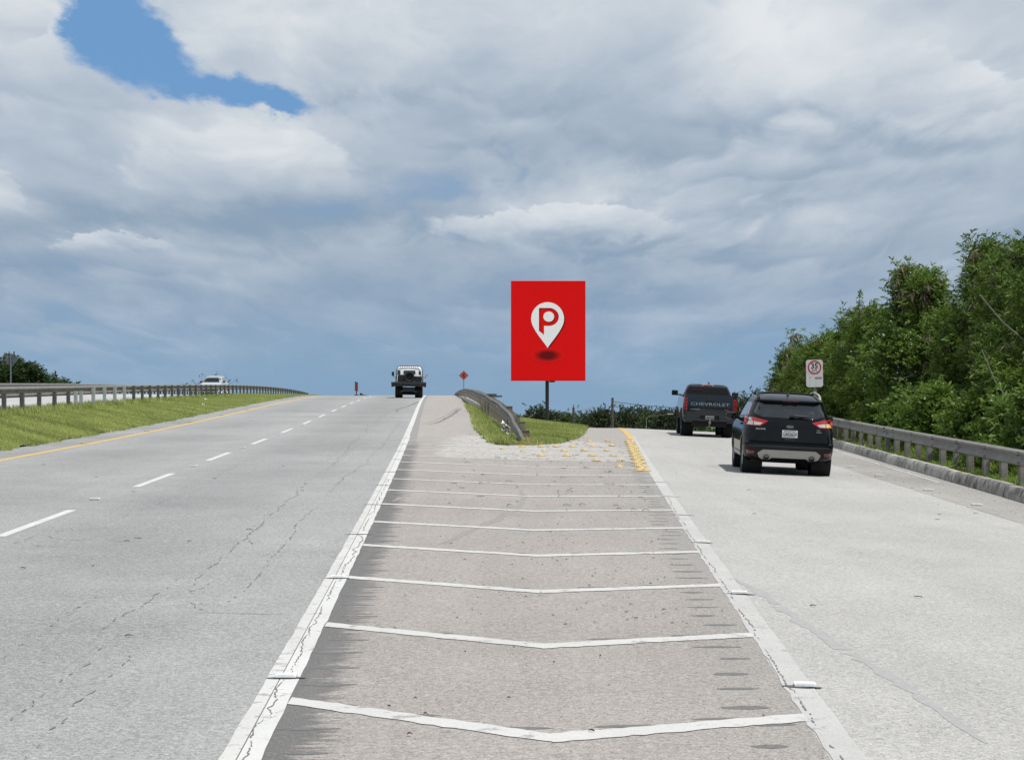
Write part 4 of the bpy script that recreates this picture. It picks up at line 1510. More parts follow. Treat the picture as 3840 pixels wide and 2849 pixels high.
def wheel(parent, x, y, r, w, side, rimmat='alloy', hub=.62):
    """tyre with rounded shoulders and tread blocks, rim as a sub-part"""
    wc = (x, y, r)
    hw = w / 2
    mb = MB().lathe([(r * hub, -hw * .86), (r * .80, -hw * .98), (r * .93, -hw), (r * .985, -hw * .82), (r, -hw * .55), (r, -hw * .20), (r * .984, -hw * .17), (r * .984, -hw * .08), (r, -hw * .05),
                     (r, hw * .05), (r * .984, hw * .08), (r * .984, hw * .17), (r, hw * .20), (r, hw * .55), (r * .985, hw * .82), (r * .93, hw), (r * .80, hw * .98), (r * hub, hw * .86)], axis='x', n=40)
    t = mb.build('wheel', M['rubber'], parent, smooth=30)
    t.location = wc
    mb = MB()
    s = side
    mb.lathe([(r * hub, -hw * .8 * s), (r * hub, hw * .82 * s), (r * hub * .93, hw * .86 * s), (r * hub * .88, hw * .62 * s), (r * hub * .80, hw * .1 * s)], axis='x', n=32)
    for k in range(5):
        a = 2 * math.pi * k / 5
        ca, sa = math.cos(a), math.sin(a)
        tang = (-sa, ca)
        pts = []
        for (rad, wd, dx) in ((.12, .055, .60), (.55, .045, .58), (.9, .06, .66)):
            rr_ = r * hub * rad
            for sg in (-1, 1):
                pts.append((hw * dx * s, ca * rr_ + tang[0] * wd * sg, sa * rr_ + tang[1] * wd * sg))
                pts.append((hw * (dx - .2) * s, ca * rr_ + tang[0] * wd * sg, sa * rr_ + tang[1] * wd * sg))
        mb.add(pts, [(0, 2, 6, 4), (4, 6, 10, 8), (0, 4, 5, 1), (4, 8, 9, 5), (2, 3, 7, 6), (6, 7, 11, 10)])
    mb.lathe([(0, hw * .66 * s), (r * .10, hw * .64 * s), (r * .12, hw * .4 * s)], axis='x', n=16)
    rim = mb.build('rim', M[rimmat], t, smooth=35)
    return t


def pose(root, X, d, heading, roll=None, pitch=None, z=None):
    """sit a vehicle on the carriageway: nose along its heading, tilted with the road"""
    e = .5
    hx, hy = math.sin(heading), math.cos(heading)
    z0 = float(gz(X, d)) if z is None else z
    if pitch is None:
        pitch = math.atan2(float(gz(X + hx * 2.7, d + hy * 2.7)) - z0, 2.7)
    if roll is None:
        roll = math.atan2(float(gz(X + hy * e, d - hx * e)) - float(gz(X - hy * e, d + hx * e)), 2 * e)
    F = Vector((hx * math.cos(pitch), hy * math.cos(pitch), math.sin(pitch)))
    Rt = Vector((hy, -hx, math.tan(roll))).normalized()
    U = Rt.cross(F).normalized()
    Rt = F.cross(U).normalized()
    root.matrix_world = Matrix(((Rt.x, F.x, U.x, X), (Rt.y, F.y, U.y, d), (Rt.z, F.z, U.z, z0), (0, 0, 0, 1)))


# ---- the black SUV
suv = empty('parked_car')
suv.name = 'suv'
tag(suv, 'black suv with roof rails and silver bumper skid, driving up the ramp nearest the camera', 'car')
LV = [dict(z=.24, hw=.78, yr=.32, yf=4.25, cr=(.25, .25)), dict(z=.30, hw=.86, yr=.17, yf=4.40, cr=(.28, .3)), dict(z=.36, hw=.895, yr=.09, yf=4.47, cr=(.26, .32)),
      dict(z=.48, hw=.915, yr=.05, yf=4.52, cr=(.22, .34)), dict(z=.58, hw=.92, yr=.035, yf=4.52, cr=(.20, .34)), dict(z=.645, hw=.92, yr=.04, yf=4.51, cr=(.20, .34)),
      dict(z=.668, hw=.918, yr=.105, yf=4.50, cr=(.21, .30)), dict(z=.78, hw=.918, yr=.12, yf=4.48, cr=(.24, .36)), dict(z=.90, hw=.915, yr=.135, yf=4.42, cr=(.27, .44)),
      dict(z=1.0, hw=.905, yr=.155, yf=4.28, cr=(.30, .52), cf=(.3, .6)), dict(z=1.075, hw=.89, yr=.18, yf=3.92, cr=(.31, .58), cf=(.3, .9)), dict(z=1.12, hw=.868, yr=.20, yf=3.40, cr=(.29, .60), cf=(.28, .7)),
      dict(z=1.16, hw=.845, yr=.235, yf=3.22, cr=(.26, .58), cf=(.26, .6)), dict(z=1.30, hw=.79, yr=.335, yf=2.98, cr=(.22, .50), cf=(.26, .5)), dict(z=1.40, hw=.745, yr=.41, yf=2.80, cr=(.20, .45), cf=(.26, .45)),
      dict(z=1.475, hw=.715, yr=.44, yf=2.65, cr=(.18, .40), cf=(.26, .4)), dict(z=1.488, hw=.71, yr=.36, yf=2.62, cr=(.20, .30), cf=(.26, .4)), dict(z=1.518, hw=.70, yr=.35, yf=2.56, cr=(.20, .30), cf=(.26, .4)),
      dict(z=1.56, hw=.675, yr=.52, yf=2.48, cr=(.22, .3), cf=(.26, .4)), dict(z=1.60, hw=.64, yr=.78, yf=2.38, cr=(.24, .3), cf=(.26, .4)), dict(z=1.632, hw=.58, yr=1.05, yf=2.25, cr=(.24, .3), cf=(.26, .4)), dict(z=1.65, hw=.48, yr=1.35, yf=2.1, cr=(.24, .3), cf=(.26, .3))]
for l in LV: l.setdefault('bow', .10)
sh = shell(LV, .012)
tree = bvh_of(sh)
body = sh.build('body', M['black_paint'], suv, smooth=38)
WR = .355
cut(body, [MB().cyl((-2, .86, WR), (2, .86, WR), WR + .055, n=28), MB().cyl((-2, 3.55, WR), (2, 3.55, WR), WR + .055, n=28)])
MB().box((0, 2.2, .32), (1.5, 3.8, .14)).build('underbody', M['under'], suv)
for x in (-1, 1):
    for y in (.86, 3.55):
        MB().lathe([(WR + .052, -.20), (WR + .052, .20)], (x * .70, y, WR), axis='x', n=28).build('wheel_arch', M['under'], suv, smooth=40)
        wheel(suv, x * .785, y, WR, .235, x)
conform('rear_window', [(-.625, 1.472), (0, 1.476), (.625, 1.472), (.715, 1.26), (.70, 1.22), (.55, 1.165), (0, 1.155), (-.55, 1.165), (-.70, 1.22), (-.715, 1.26)], tree, M['glass'], suv, off_=.008)
for s in (-1, 1):
    tl = conform('tail_light', [(s * a, b) for a, b in [(.44, 1.085), (.72, 1.150), (.885, 1.165), (.91, 1.06), (.885, .985), (.60, .98)]], tree, M['red_lens'], suv, off_=.010)
    amber = s > 0
    conform('clear_lens', [(s * a, b) for a, b in [(.745, 1.075), (.89, 1.07), (.875, 1.0), (.745, .998)]], tree, M['amber_glow_lens' if amber else 'clear_lens'], tl, off_=.016, th=.012)
    conform('clear_lens', [(s * a, b) for a, b in [(.55, 1.045), (.73, 1.072), (.73, .998), (.61, .998)]], tree, M['clear_lens'], tl, off_=.016, th=.012)
    if not amber:
        conform('clear_lens', [(s * a, b) for a, b in [(.775, 1.145), (.875, 1.145), (.885, 1.085), (.765, 1.082)]], tree, M['clear_lens'], tl, off_=.016, th=.012)
    conform('rear_reflector', [(s * a, b) for a, b in [(.69, .475), (.865, .48), (.845, .41), (.72, .41)]], tree, M['dark_red_lens'], suv, off_=.022, th=.05)
    MB().lathe([(.055, 0), (.055, .18), (.045, .18), (.045, 0), (.055, 0)], (s * .46, .07, .345), axis='y', n=20).build('exhaust_pipe', M['plastic'], suv, smooth=40)
    conform('side_window', [(.66, 1.20), (1.25, 1.185), (2.10, 1.17), (3.02, 1.165), (2.55, 1.44), (1.4, 1.455), (.80, 1.43)], tree, M['glass'], suv, axis='x', sign=-s, step=.12)
    conform('side_sill', [(1.32, .33), (3.1, .33), (3.1, .42), (1.32, .42)], tree, M['satin'], suv, axis='x', sign=-s, off_=.02, step=.3)
    conform('door_handle', [(1.15, .98), (1.33, .98), (1.33, 1.015), (1.15, 1.015)], tree, M['black_paint'], suv, axis='x', sign=-s, off_=.035)
    mr = MB()
    mr.box((s * 1.035, 2.72, 1.135), (.22, .13, .155), bev=.045)
    mr.tube([(s * .84, 2.78, 1.10), (s * .98, 2.74, 1.10)], .03)
    m_ = mr.build('door_mirror', M['black_paint'], suv, smooth=40)
    MB().box((s * 1.035, 2.648, 1.135), (.17, .012, .11), bev=.004).build('mirror_glass', M['glass'], m_)
    # roof rail with raised feet
    rail = MB()
    xs = s * .60
    rail.tube([(xs * 1.06, .62, 1.535), (xs * 1.05, .70, 1.605), (xs * 1.03, .88, 1.655), (xs, 1.5, 1.70), (xs * .98, 2.1, 1.68), (xs * .98, 2.28, 1.63), (xs * .98, 2.34, 1.56)], [.022, .026, .024, .024, .024, .026, .02], n=8)
    rl = rail.build('roof_rail', M['satin'] if s > 0 else M['plastic'], suv, smooth=40)
conform('rear_skid_plate', [(-.64, .43), (-.58, .475), (-.53, .505), (.53, .505), (.58, .475), (.64, .43), (.60, .34), (.55, .305), (.40, .30), (.34, .345), (-.34, .345), (-.40, .30), (-.55, .305), (-.60, .34)], tree, M['satin'], suv, off_=.018, th=.06)
conform('lower_bumper', [(-.80, .60), (.80, .60), (.86, .56), (-.86, .56)], tree, M['plastic'], suv, off_=.010)
conform('bumper_crease', [(-.78, .715), (.78, .715), (.80, .685), (-.80, .685)], tree, M['black_paint'], suv, off_=.022, th=.03)
pl = conform('number_plate', [(-.155, .915), (.155, .915), (.155, .765), (-.155, .765)], tree, M['plate'], suv, off_=.016, step=.4)
lettering('plate_text', 'G450654', .11, (.0, .098, .832), M['ink'], pl, width=.275, bold=.001)
MB().box((0, .094, .897), (.24, .004, .012)).build('plate_text', M['ink'], pl)
MB().box((0, .112, .725), (.22, .03, .035), bev=.01).build('hatch_handle', M['plastic'], suv)
conform('brake_light', [(-.16, 1.512), (.16, 1.512), (.16, 1.496), (-.16, 1.496)], tree, M['dark_red_lens'], suv, off_=.02)
wp = MB()
wp.tube([(0.0, .20, 1.20), (.10, .205, 1.215), (.38, .262, 1.205)], [.018, .014, .008], n=6)
wp.box((.22, .215, 1.197), (.36, .02, .022), bev=.006)
wp.box((.04, .21, 1.20), (.11, .05, .05), bev=.015)
wp.build('rear_wiper', M['plastic'], suv, smooth=40)
an = MB()
an.lathe([(.035, 0), (.03, .02), (.012, .03), (.007, .05), (.004, .17)], (0.0, 1.0, 1.632), n=12)
an.build('antenna', M['plastic'], suv, smooth=40)
em = MB().lathe([(.0, -.004), (.07, -.004), (.078, .006), (.078, .02)], (0, 0, 0), axis='y', n=28).build('emblem', M['chrome'], suv, smooth=50)
em.scale = (1, 1, .44); em.location = (0, .148, .985)
e2 = MB().lathe([(.0, -.004), (.064, -.004), (.066, .01)], axis='y', n=28).build('emblem_field', M['blue_badge'], em, smooth=50)
e2.location = (0, -.004, 0)
tx = lettering('emblem_text', 'Ford', .06, (0, -.0095, 0), M['chrome'], em, width=.085, bold=.0005)
tx.scale = (1, 1, 1.6)
lettering('badge', 'ESCAPE', .045, (-.59, .148, .92), M['chrome'], suv, width=.19, bold=.001, rz=-8)
lettering('badge', 'SE', .036, (.575, .150, .935), M['chrome'], suv, width=.07, bold=.001, rz=8)
MB().box((.585, .138, .895), (.11, .006, .02), .14).build('badge', M['chrome'], suv)
MB().box((0, 1.4, 1.66), (1.12, .05, .03), bev=.01).build('cross_bar', M['plastic'], suv)
pose(suv, 5.60, 40.05, .048)

# ---- the dark grey pickup
pk = empty('pickup_truck')
tag(pk, 'dark grey pickup truck cresting the ramp ahead of the black suv', 'pickup truck')
LV = [dict(z=.50, hw=.86, yr=.10, yf=5.10, cr=(.08, .1)), dict(z=.58, hw=.915, yr=.08, yf=5.25, cr=(.09, .12)), dict(z=.75, hw=.935, yr=.06, yf=5.32, cr=(.08, .12)), dict(z=.95, hw=.942, yr=.055, yf=5.33, cr=(.08, .12)),
      dict(z=1.12, hw=.938, yr=.055, yf=5.30, cr=(.07, .12)), dict(z=1.26, hw=.925, yr=.06, yf=5.15, cr=(.06, .1)), dict(z=1.40, hw=.905, yr=.06, yf=4.2 + .9, cr=(.05, .08)), dict(z=1.475, hw=.885, yr=.065, yf=3.9, cr=(.05, .06))]
sh = shell(LV, .0)
tree = bvh_of(sh)
body = sh.build('body', M['grey_paint'], pk, smooth=38)
PW = .40
cut(body, [MB().cyl((-2, 1.18, PW), (2, 1.18, PW), PW + .10, n=28), MB().cyl((-2, 4.44, PW), (2, 4.44, PW), PW + .09, n=28),
           MB().box((0, .95, 1.40), (1.52, 1.58, .9))])
MB().box((0, .95, .955), (1.54, 1.6, .02)).build('bed_floor', M['plastic'], pk)
CL = [dict(z=1.40, hw=.86, yr=1.84, yf=3.85, cr=(.12, .12), cf=(.25, .5)), dict(z=1.47, hw=.85, yr=1.85, yf=3.75, cr=(.12, .12), cf=(.25, .5)), dict(z=1.62, hw=.79, yr=1.90, yf=3.5, cr=(.12, .14), cf=(.25, .45)), dict(z=1.76, hw=.73, yr=1.97, yf=3.25, cr=(.12, .15), cf=(.25, .4)),
      dict(z=1.81, hw=.69, yr=2.02, yf=3.12, cr=(.14, .16), cf=(.25, .4)), dict(z=1.845, hw=.62, yr=2.10, yf=3.0, cr=(.14, .16), cf=(.25, .3))]
csh = shell(CL, .02)
ctree = bvh_of(csh)
csh.build('cab', M['grey_paint'], pk, smooth=40)
conform('rear_window', [(-.76, 1.475), (.76, 1.475), (.745, 1.60), (.66, 1.755), (-.66, 1.755), (-.745, 1.60)], ctree, M['glass_dark'], pk)
MB().box((-.38, 1.875, 1.635), (.36, .012, .035)).build('brake_glow', M['dark_red_lens'], pk)  # dark-red strip stands in for a glow on the window, emits nothing
bl = MB().box((0, 2.03, 1.815), (.44, .06, .075), bev=.012).build('high_brake_light', M['clear_lens'], pk)
MB().box((0, 1.995, 1.80), (.30, .02, .035), bev=.005).build('red_lens', M['red_lens'], bl)
tg = conform('tailgate', [(-.795, .78), (.795, .78), (.795, 1.455), (-.795, 1.455)], tree, M['grey_paint'], pk, off_=.022, th=.04, step=.2)
conform('pressed_panel', [(-.72, 1.04), (.72, 1.04), (.72, 1.25), (-.72, 1.25)], tree, M['grey_paint'], tg, off_=.012 + .018, th=.02, step=.3)
MB().box((0, .028, 1.305), (.27, .03, .095), bev=.012).build('tailgate_handle', M['plastic'], tg)
lettering('maker_lettering', 'CHEVROLET', .14, (0, .026, 1.145), M['chrome'], tg, width=1.34, bold=-.001, depth=.004)
lettering('model_lettering', 'COLORADO', .05, (-.52, .030, .955), M['chrome'], tg, width=.32, bold=.001)
lettering('model_lettering', 'Z', .045, (.52, .030, .965), M['chrome'], tg, bold=.001)
MB().box((.60, .030, .965), (.07, .006, .05), bev=.002).build('red_badge', M['red_lens'], tg)
for s in (-1, 1):
    tl = conform('tail_light', [(s * a, b) for a, b in [(.80, .93), (.925, .94), (.912, 1.35), (.80, 1.36)]], tree, M['red_lens'], pk, off_=.02, th=.05)
    for zz in (1.02, 1.14, 1.26):
        MB().box((s * .855, .030, zz), (.07, .008, .05), bev=.003).build('lamp_cell', M['dark_red_lens'], tl)
    for y, rr_ in ((1.18, PW), (4.44, PW)):
        MB().lathe([(PW + .09, -.2), (PW + .09, .2)], (s * .72, y, PW), axis='x', n=28).build('wheel_arch', M['under'], pk, smooth=40)
        wheel(pk, s * .80, y, PW, .28, s)
        fl = MB()
        prof = [(PW + .085, .0), (PW + .085, .055), (PW + .15, .045), (PW + .16, .0)]
        pts = []
        nn = 15
        for k in range(nn):
            a = R(-8 + 196 * k / (nn - 1))
            for (r_, t_) in prof:
                pts.append((s * (.925 + t_), y + r_ * math.cos(a), PW + .03 + r_ * math.sin(a)))
        fl.add(pts, [(k * 4 + q, k * 4 + (q + 1) % 4, (k + 1) * 4 + (q + 1) % 4, (k + 1) * 4 + q) for k in range(nn - 1) for q in range(4)])
        fl.build('fender_flare', M['plastic'], pk, smooth=40)
    conform('side_window', [(2.12, 1.50), (3.55, 1.50), (3.1, 1.755), (2.2, 1.755)], ctree, M['glass'], pk, axis='x', sign=-s, step=.15)
    mr = MB().box((s * 1.10, 3.62, 1.50), (.23, .12, .19), bev=.035)
    mr.tube([(s * .86, 3.68, 1.44), (s * 1.03, 3.64, 1.44)], .03)
    mm_ = mr.build('door_mirror', M['plastic'], pk, smooth=40)
    MB().box((s * 1.10, 3.555, 1.50), (.17, .01, .14), bev=.003).build('mirror_glass', M['glass'], mm_)
bp = MB()
for s in (-1, 1):
    bp.box((s * .62, .02, .655), (.62, .20, .20), bev=.035)
bp.box((0, .05, .585), (.70, .20, .07), bev=.02)
bp.build('rear_bumper', M['grey_paint'], pk, smooth=40)
MB().box((0, .04, .765), (1.62, .14, .03), bev=.01).build('bumper_step_pad', M['plastic'], pk)
MB().box((0, .10, .68), (.66, .12, .17), bev=.02).build('plate_recess', M['plastic'], pk)
pl = MB().box((-.0, .033, .675), (.31, .012, .155), bev=.004).build('number_plate', M['plate'], pk)
lettering('plate_text', 'L449360', .10, (0, .0255, .665), M['ink'], pl, width=.27, bold=.001)
hb = MB()
hb.box((0, -.02, .50), (.08, .3, .07), bev=.01)
hb.lathe([(.03, 0), (.02, .03), (.028, .06), (.034, .09), (.0, .115)], (0, -.12, .535), n=14)
hb.box((0, -.03, .43), (.05, .06, .10), bev=.01)
hb.build('tow_hitch', M['galv'], pk, smooth=40)
MB().box((0, 1.0, .48), (1.2, 1.9, .22), bev=.03).build('underbody', M['under'], pk)
MB().box((0, 3.2, .42), (1.5, 2.6, .16), bev=.03).build('underbody', M['under'], pk)
MB().cyl((-.62, 1.18, PW), (.62, 1.18, PW), .055).build('rear_axle', M['under'], pk)
an = MB().lathe([(.05, 0), (.045, .03), (.01, .05), (.007, .10), (.0, .11)], (.05, 2.35, 1.855), n=12).build('antenna', M['plastic'], pk, smooth=40)
pose(pk, 6.86, 68.9, .040)

# ---- old flatbed truck at the brow
ft = empty('flatbed_truck')
tag(ft, 'old flatbed truck with white cab and spare wheel, at the brow of the main road', 'truck')
KT = 1.0
MB().box((0, 1.25, .905), (2.26, 2.6, .26), bev=.02).build('load_bed', M['olive'], ft)
MB().box((0, -.05, .985), (2.36, .08, .16), bev=.015).build('tail_board', M['olive'], ft)
MB().box((0, 1.25, 1.045), (2.30, 2.66, .035), bev=.01).build('bed_edge', M['olive'], ft)
for s in (-1, 1):
    MB().box((s * 1.10, .25, .82), (.14, .5, .16), bev=.02).build('bed_bracket', M['olive'], ft)
    for dx in (.78, .93):
        MB().lathe([(0, -.012), (.038, -.012), (.042, .01), (.042, .03)], (s * dx, -.04, .80), axis='y', n=14).build('tail_light', M['dark_red_lens'], ft)
    wheel(ft, s * .78, .95, .42, .24, s, 'olive')
    wheel(ft, s * .535, .95, .42, .24, s, 'olive')
    wheel(ft, s * (.80 if s > 0 else .86), 3.35, .40, .24, s, 'olive')
    MB().box((s * .29, .30, .56), (.28, .02, .34), bev=.005).build('mud_flap', M['plastic'], ft)
    MB().box((s * .33, .22, .44), (.42, .05, .04), bev=.008).build('step_bar', M['metal_pole'], ft)
MB().box((0, 1.8, .52), (.75, 3.8, .22), bev=.02).build('chassis', M['under'], ft)
MB().box((0, 1.35, .46), (.92, .6, .50), bev=.08).build('rear_axle', M['under'], ft)
CB = [dict(z=1.05, hw=.93, yr=2.55, yf=3.75, cr=(.08, .08), cf=(.1, .1)), dict(z=1.50, hw=.905, yr=2.56, yf=3.72, cr=(.10, .10), cf=(.1, .1)), dict(z=1.90, hw=.865, yr=2.60, yf=3.55, cr=(.14, .14), cf=(.15, .15)),
      dict(z=2.05, hw=.83, yr=2.63, yf=3.48, cr=(.18, .18), cf=(.2, .2)), dict(z=2.12, hw=.76, yr=2.70, yf=3.4, cr=(.18, .18), cf=(.2, .2))]
cs = shell(CB, .03)
ct = bvh_of(cs)
cs.build('cab', M['white_paint_car'], ft, smooth=40)
conform('cab_panel', [(-.90, 1.06), (.90, 1.06), (.86, 1.46), (.30, 1.47), (-.30, 1.56), (-.86, 1.56)], ct, M['plastic'], ft, off_=.012, step=.2)
rw = conform('rear_window', [(-.39, 1.60), (.39, 1.60), (.42, 1.66), (.40, 1.83), (.35, 1.86), (-.35, 1.86), (-.40, 1.83), (-.42, 1.66)], ct, M['glass'], ft, off_=.014)
conform('quarter_window', [(-.84, 1.56), (-.62, 1.58), (-.62, 1.86), (-.80, 1.88)], ct, M['glass'], ft, off_=.012)
conform('quarter_window', [(.64, 1.58), (.80, 1.58), (.76, 1.82), (.64, 1.82)], ct, M['glass_clear'], ft, off_=.012)
cage = MB()
cage.tube([(-.93, 2.50, 1.05), (-.90, 2.50, 1.55), (-.86, 2.52, 1.95), (-.78, 2.55, 2.11), (-.66, 2.58, 2.155), (0, 2.6, 2.165), (.66, 2.58, 2.155), (.78, 2.55, 2.11), (.86, 2.52, 1.95), (.90, 2.50, 1.55), (.93, 2.50, 1.05)], .028, n=8)
cage.build('roll_bar', M['plastic'], ft, smooth=40)
rk = MB()
for k in range(9):
    rk.box((-.6 + .15 * k, 2.95, 2.165), (.03, .7, .025))
rk.build('roof_rack', M['plastic'], ft)
spw = MB().lathe([(.10, -.02), (.20, -.03), (.21, -.07), (.28, -.105), (.335, -.10), (.35, -.05), (.35, .05), (.33, .11), (.2, .11)], (0, 2.38, 1.40), axis='y', n=36).build('spare_wheel', M['rubber'], ft, smooth=35)
MB().lathe([(.0, -.05), (.06, -.05), (.07, -.02), (.2, -.015), (.2, .02)], (0, 2.38, 1.40), axis='y', n=28).build('rim', M['olive'], spw, smooth=35)
for s, dz in ((-1, .06), (1, 0)):
    a = MB().tube([(s * .92, 3.35, 1.42), (s * 1.05, 3.3, 1.36), (s * 1.14, 3.25, 1.40), (s * 1.14, 3.22, 1.62 + dz)], .014, n=6)
    m_ = a.build('mirror_arm', M['plastic'], ft, smooth=40)
    mb = MB().box((s * 1.15, 3.20, 1.56 + dz), (.17, .06, .29), bev=.025).build('mirror', M['plastic'] if s < 0 else M['chrome'], ft, smooth=40)
    MB().tube([(s * .99, 2.9, 1.3), (s * 1.0, 2.9, 2.4)], .004, n=4).build('whip_antenna', M['plastic'], ft)
for x in (-.30, .32):
    MB().box((x, 2.42, 1.09), (.05, .1, .16), bev=.01).build('wheel_bracket', M['metal_pole'], ft)
xt = at(1535, 1489, 134.4)
pose(ft, xt[0], 133.4, -.036, roll=-.012)

# ---- white car on the opposite carriageway, facing us
wc = empty('car')
tag(wc, 'white car coming towards us beyond the median guardrail', 'car')
LV = [dict(z=.22, hw=.80, yr=.15, yf=4.2, cr=(.25, .3)), dict(z=.32, hw=.88, yr=.04, yf=4.3, cr=(.25, .35)), dict(z=.52, hw=.90, yr=.0, yf=4.33, cr=(.25, .4)), dict(z=.70, hw=.90, yr=.02, yf=4.33, cr=(.25, .45)),
      dict(z=.86, hw=.89, yr=.12, yf=4.3, cr=(.28, .5)), dict(z=.97, hw=.87, yr=.45, yf=4.26, cr=(.3, .5)), dict(z=1.05, hw=.84, yr=1.02, yf=4.2, cr=(.28, .5)), dict(z=1.25, hw=.77, yr=1.40, yf=4.05, cr=(.26, .35)), dict(z=1.45, hw=.68, yr=1.75, yf=3.8, cr=(.24, .3)),
      dict(z=1.54, hw=.62, yr=1.95, yf=3.6, cr=(.24, .3)), dict(z=1.58, hw=.54, yr=2.1, yf=3.4, cr=(.24, .3))]
sh = shell(LV, .03)
tree = bvh_of(sh)
body = sh.build('body', M['silver_paint'], wc, smooth=38)
cut(body, [MB().cyl((-2, .85, .33), (2, .85, .33), .38, n=24), MB().cyl((-2, 3.5, .33), (2, 3.5, .33), .38, n=24)])
conform('windscreen', [(-.78, 1.055), (.78, 1.055), (.60, 1.50), (-.60, 1.50)], tree, M['glass_dark'], wc)
conform('grille', [(-.50, .78), (.50, .78), (.46, .66), (-.46, .66)], tree, M['plastic'], wc, off_=.012)
conform('lower_grille', [(-.72, .48), (.72, .48), (.66, .30), (-.66, .30)], tree, M['plastic'], wc, off_=.012)
conform('number_plate', [(-.16, .60), (.16, .60), (.16, .51), (-.16, .51)], tree, M['plate'], wc, off_=.02)
for s in (-1, 1):
    conform('headlight', [(s * a, b) for a, b in [(.56, .80), (.84, .86), (.86, .72), (.60, .68)]], tree, M['clear_lens'], wc, off_=.012)
    conform('side_window', [(1.35, 1.10), (3.6, 1.10), (3.3, 1.45), (1.95, 1.47)], tree, M['glass'], wc, axis='x', sign=-s, step=.2)
    mr = MB().box((s * .99, 1.35, 1.09), (.20, .12, .13), bev=.035)
    mr.tube([(s * .80, 1.38, 1.06), (s * .95, 1.36, 1.06)], .025)
    mr.build('door_mirror', M['plastic'], wc, smooth=40)
    for y in (.85, 3.5):
        wheel(wc, s * .77, y, .33, .21, s)
wp_ = at(786, 1478, 166)
pose(wc, wp_[0], 166, .03, roll=.0, pitch=.015, z=float(z_opp(np.array(wp_[0]), np.array(166.))))

# ------------------------------------------------------------------ signs and posts
def on_ground(x, d): return float(gz(x, d))


# billboard
BD = 95.0
k = BD / FPX
bx, bz0, bz1 = at(1916, 1428, BD)[0], at(0, 1428, BD)[2], at(0, 1053.5, BD)[2]
bw = (2195.5 - 1916) * k
bh = bz1 - bz0
bcx = bx + bw / 2
bb = empty('billboard', (at(2052, 0, BD)[0], BD, float(z_island(np.array(1.7), np.array(BD)))))
tag(bb, 'tall red billboard with a white map-pin logo on a single dark pole', 'billboard')
z0 = bb.location.z
def child(mb_or_o, name=None, mat=None, par=None, **kw):
    o = mb_or_o.build(name, mat, None, **kw) if isinstance(mb_or_o, MB) else mb_or_o
    o.parent = par
    return o
ox = bx - bb.location.x
panel = child(MB().box((ox + bw / 2, 0, bz0 - z0 + bh / 2), (bw, .18, bh), bev=.012), 'panel', M['sign_red'], bb)
child(MB().box((ox + bw / 2, .1, bz0 - z0 + bh / 2), (bw - .1, .06, bh - .1)), 'back_frame', M['pole_dark'], bb)
child(MB().cyl((0, .20, -1.5), (0, .20, bz0 - z0 + 3.0), .086, n=24), 'pole', M['pole_dark'], bb, smooth=40)
child(MB().box((.24, .16, bz0 - z0 - .02), (.22, .2, .09), .4, bev=.01), 'bracket', M['pole_dark'], bb)
S = bw / 714.0                                   # one unit of the artwork
def art(x, y): return (ox + (x - 166) * S, bz1 - z0 - (y - 135) * S)
def flat(name, pts, lift, mat, par):
    return child(MB().prism([art(x, y) for x, y in pts], -.091 - lift, -.0885 - lift + .001), name, mat, par)
def pin(dx=0, dy=0, g=0):
    cx, cy, r = 517, 497, 157.5
    tx, ty = 517, 776
    pts = []
    for a in np.linspace(205, -25, 40):
        pts.append((cx + (r + g) * math.cos(R(a)) + dx, cy - (r + g) * math.sin(R(a)) + dy))
    # flanks: slightly bowed down to the tip
    pr = pts[-1]; pl_ = pts[0]
    right = [(pr[0] + (tx + dx - pr[0]) * t + 14 * math.sin(math.pi * t) * (1 - t), pr[1] + (ty + g + dy - pr[1]) * t) for t in np.linspace(.08, 1, 14)]
    left = [(2 * (tx + dx) - x, y) for x, y in right[:-1]][::-1]
    return pts + right + left
flat('pin_shade', pin(11, 10, 0), .001, M['sign_darkred'], panel)
flat('map_pin', pin(), .0035, M['sign_white'], panel)
def letterP(dx=0, dy=0):
    bowl = [(530 + 94 * math.cos(R(a)) + dx, 480 - 85 * math.sin(R(a)) + dy) for a in np.linspace(90, -90, 24)]
    return [(435 + dx, 395 + dy)] + bowl + [(483 + dx, 564 + dy), (483 + dx, 650 + dy), (435 + dx, 613 + dy)]
flat('letter_shade', letterP(), .006, M['sign_darkred'], panel)
inner = [(447, 405)] + [(530 + 90 * math.cos(R(a)), 484 - 78 * math.sin(R(a))) for a in np.linspace(90, -90, 24)] + [(483, 564), (483, 650), (447, 621)]
flat('letter', inner, .0085, M['sign_red'], panel)
flat('dot_shade', [(534 + 54 * math.cos(a), 485 + 51 * math.sin(a)) for a in np.linspace(0, 2 * math.pi, 36, endpoint=False)], .011, M['sign_darkred'], panel)
flat('dot', [(528 + 52 * math.cos(a), 478 + 49 * math.sin(a)) for a in np.linspace(0, 2 * math.pi, 36, endpoint=False)], .0135, M['sign_white'], panel)
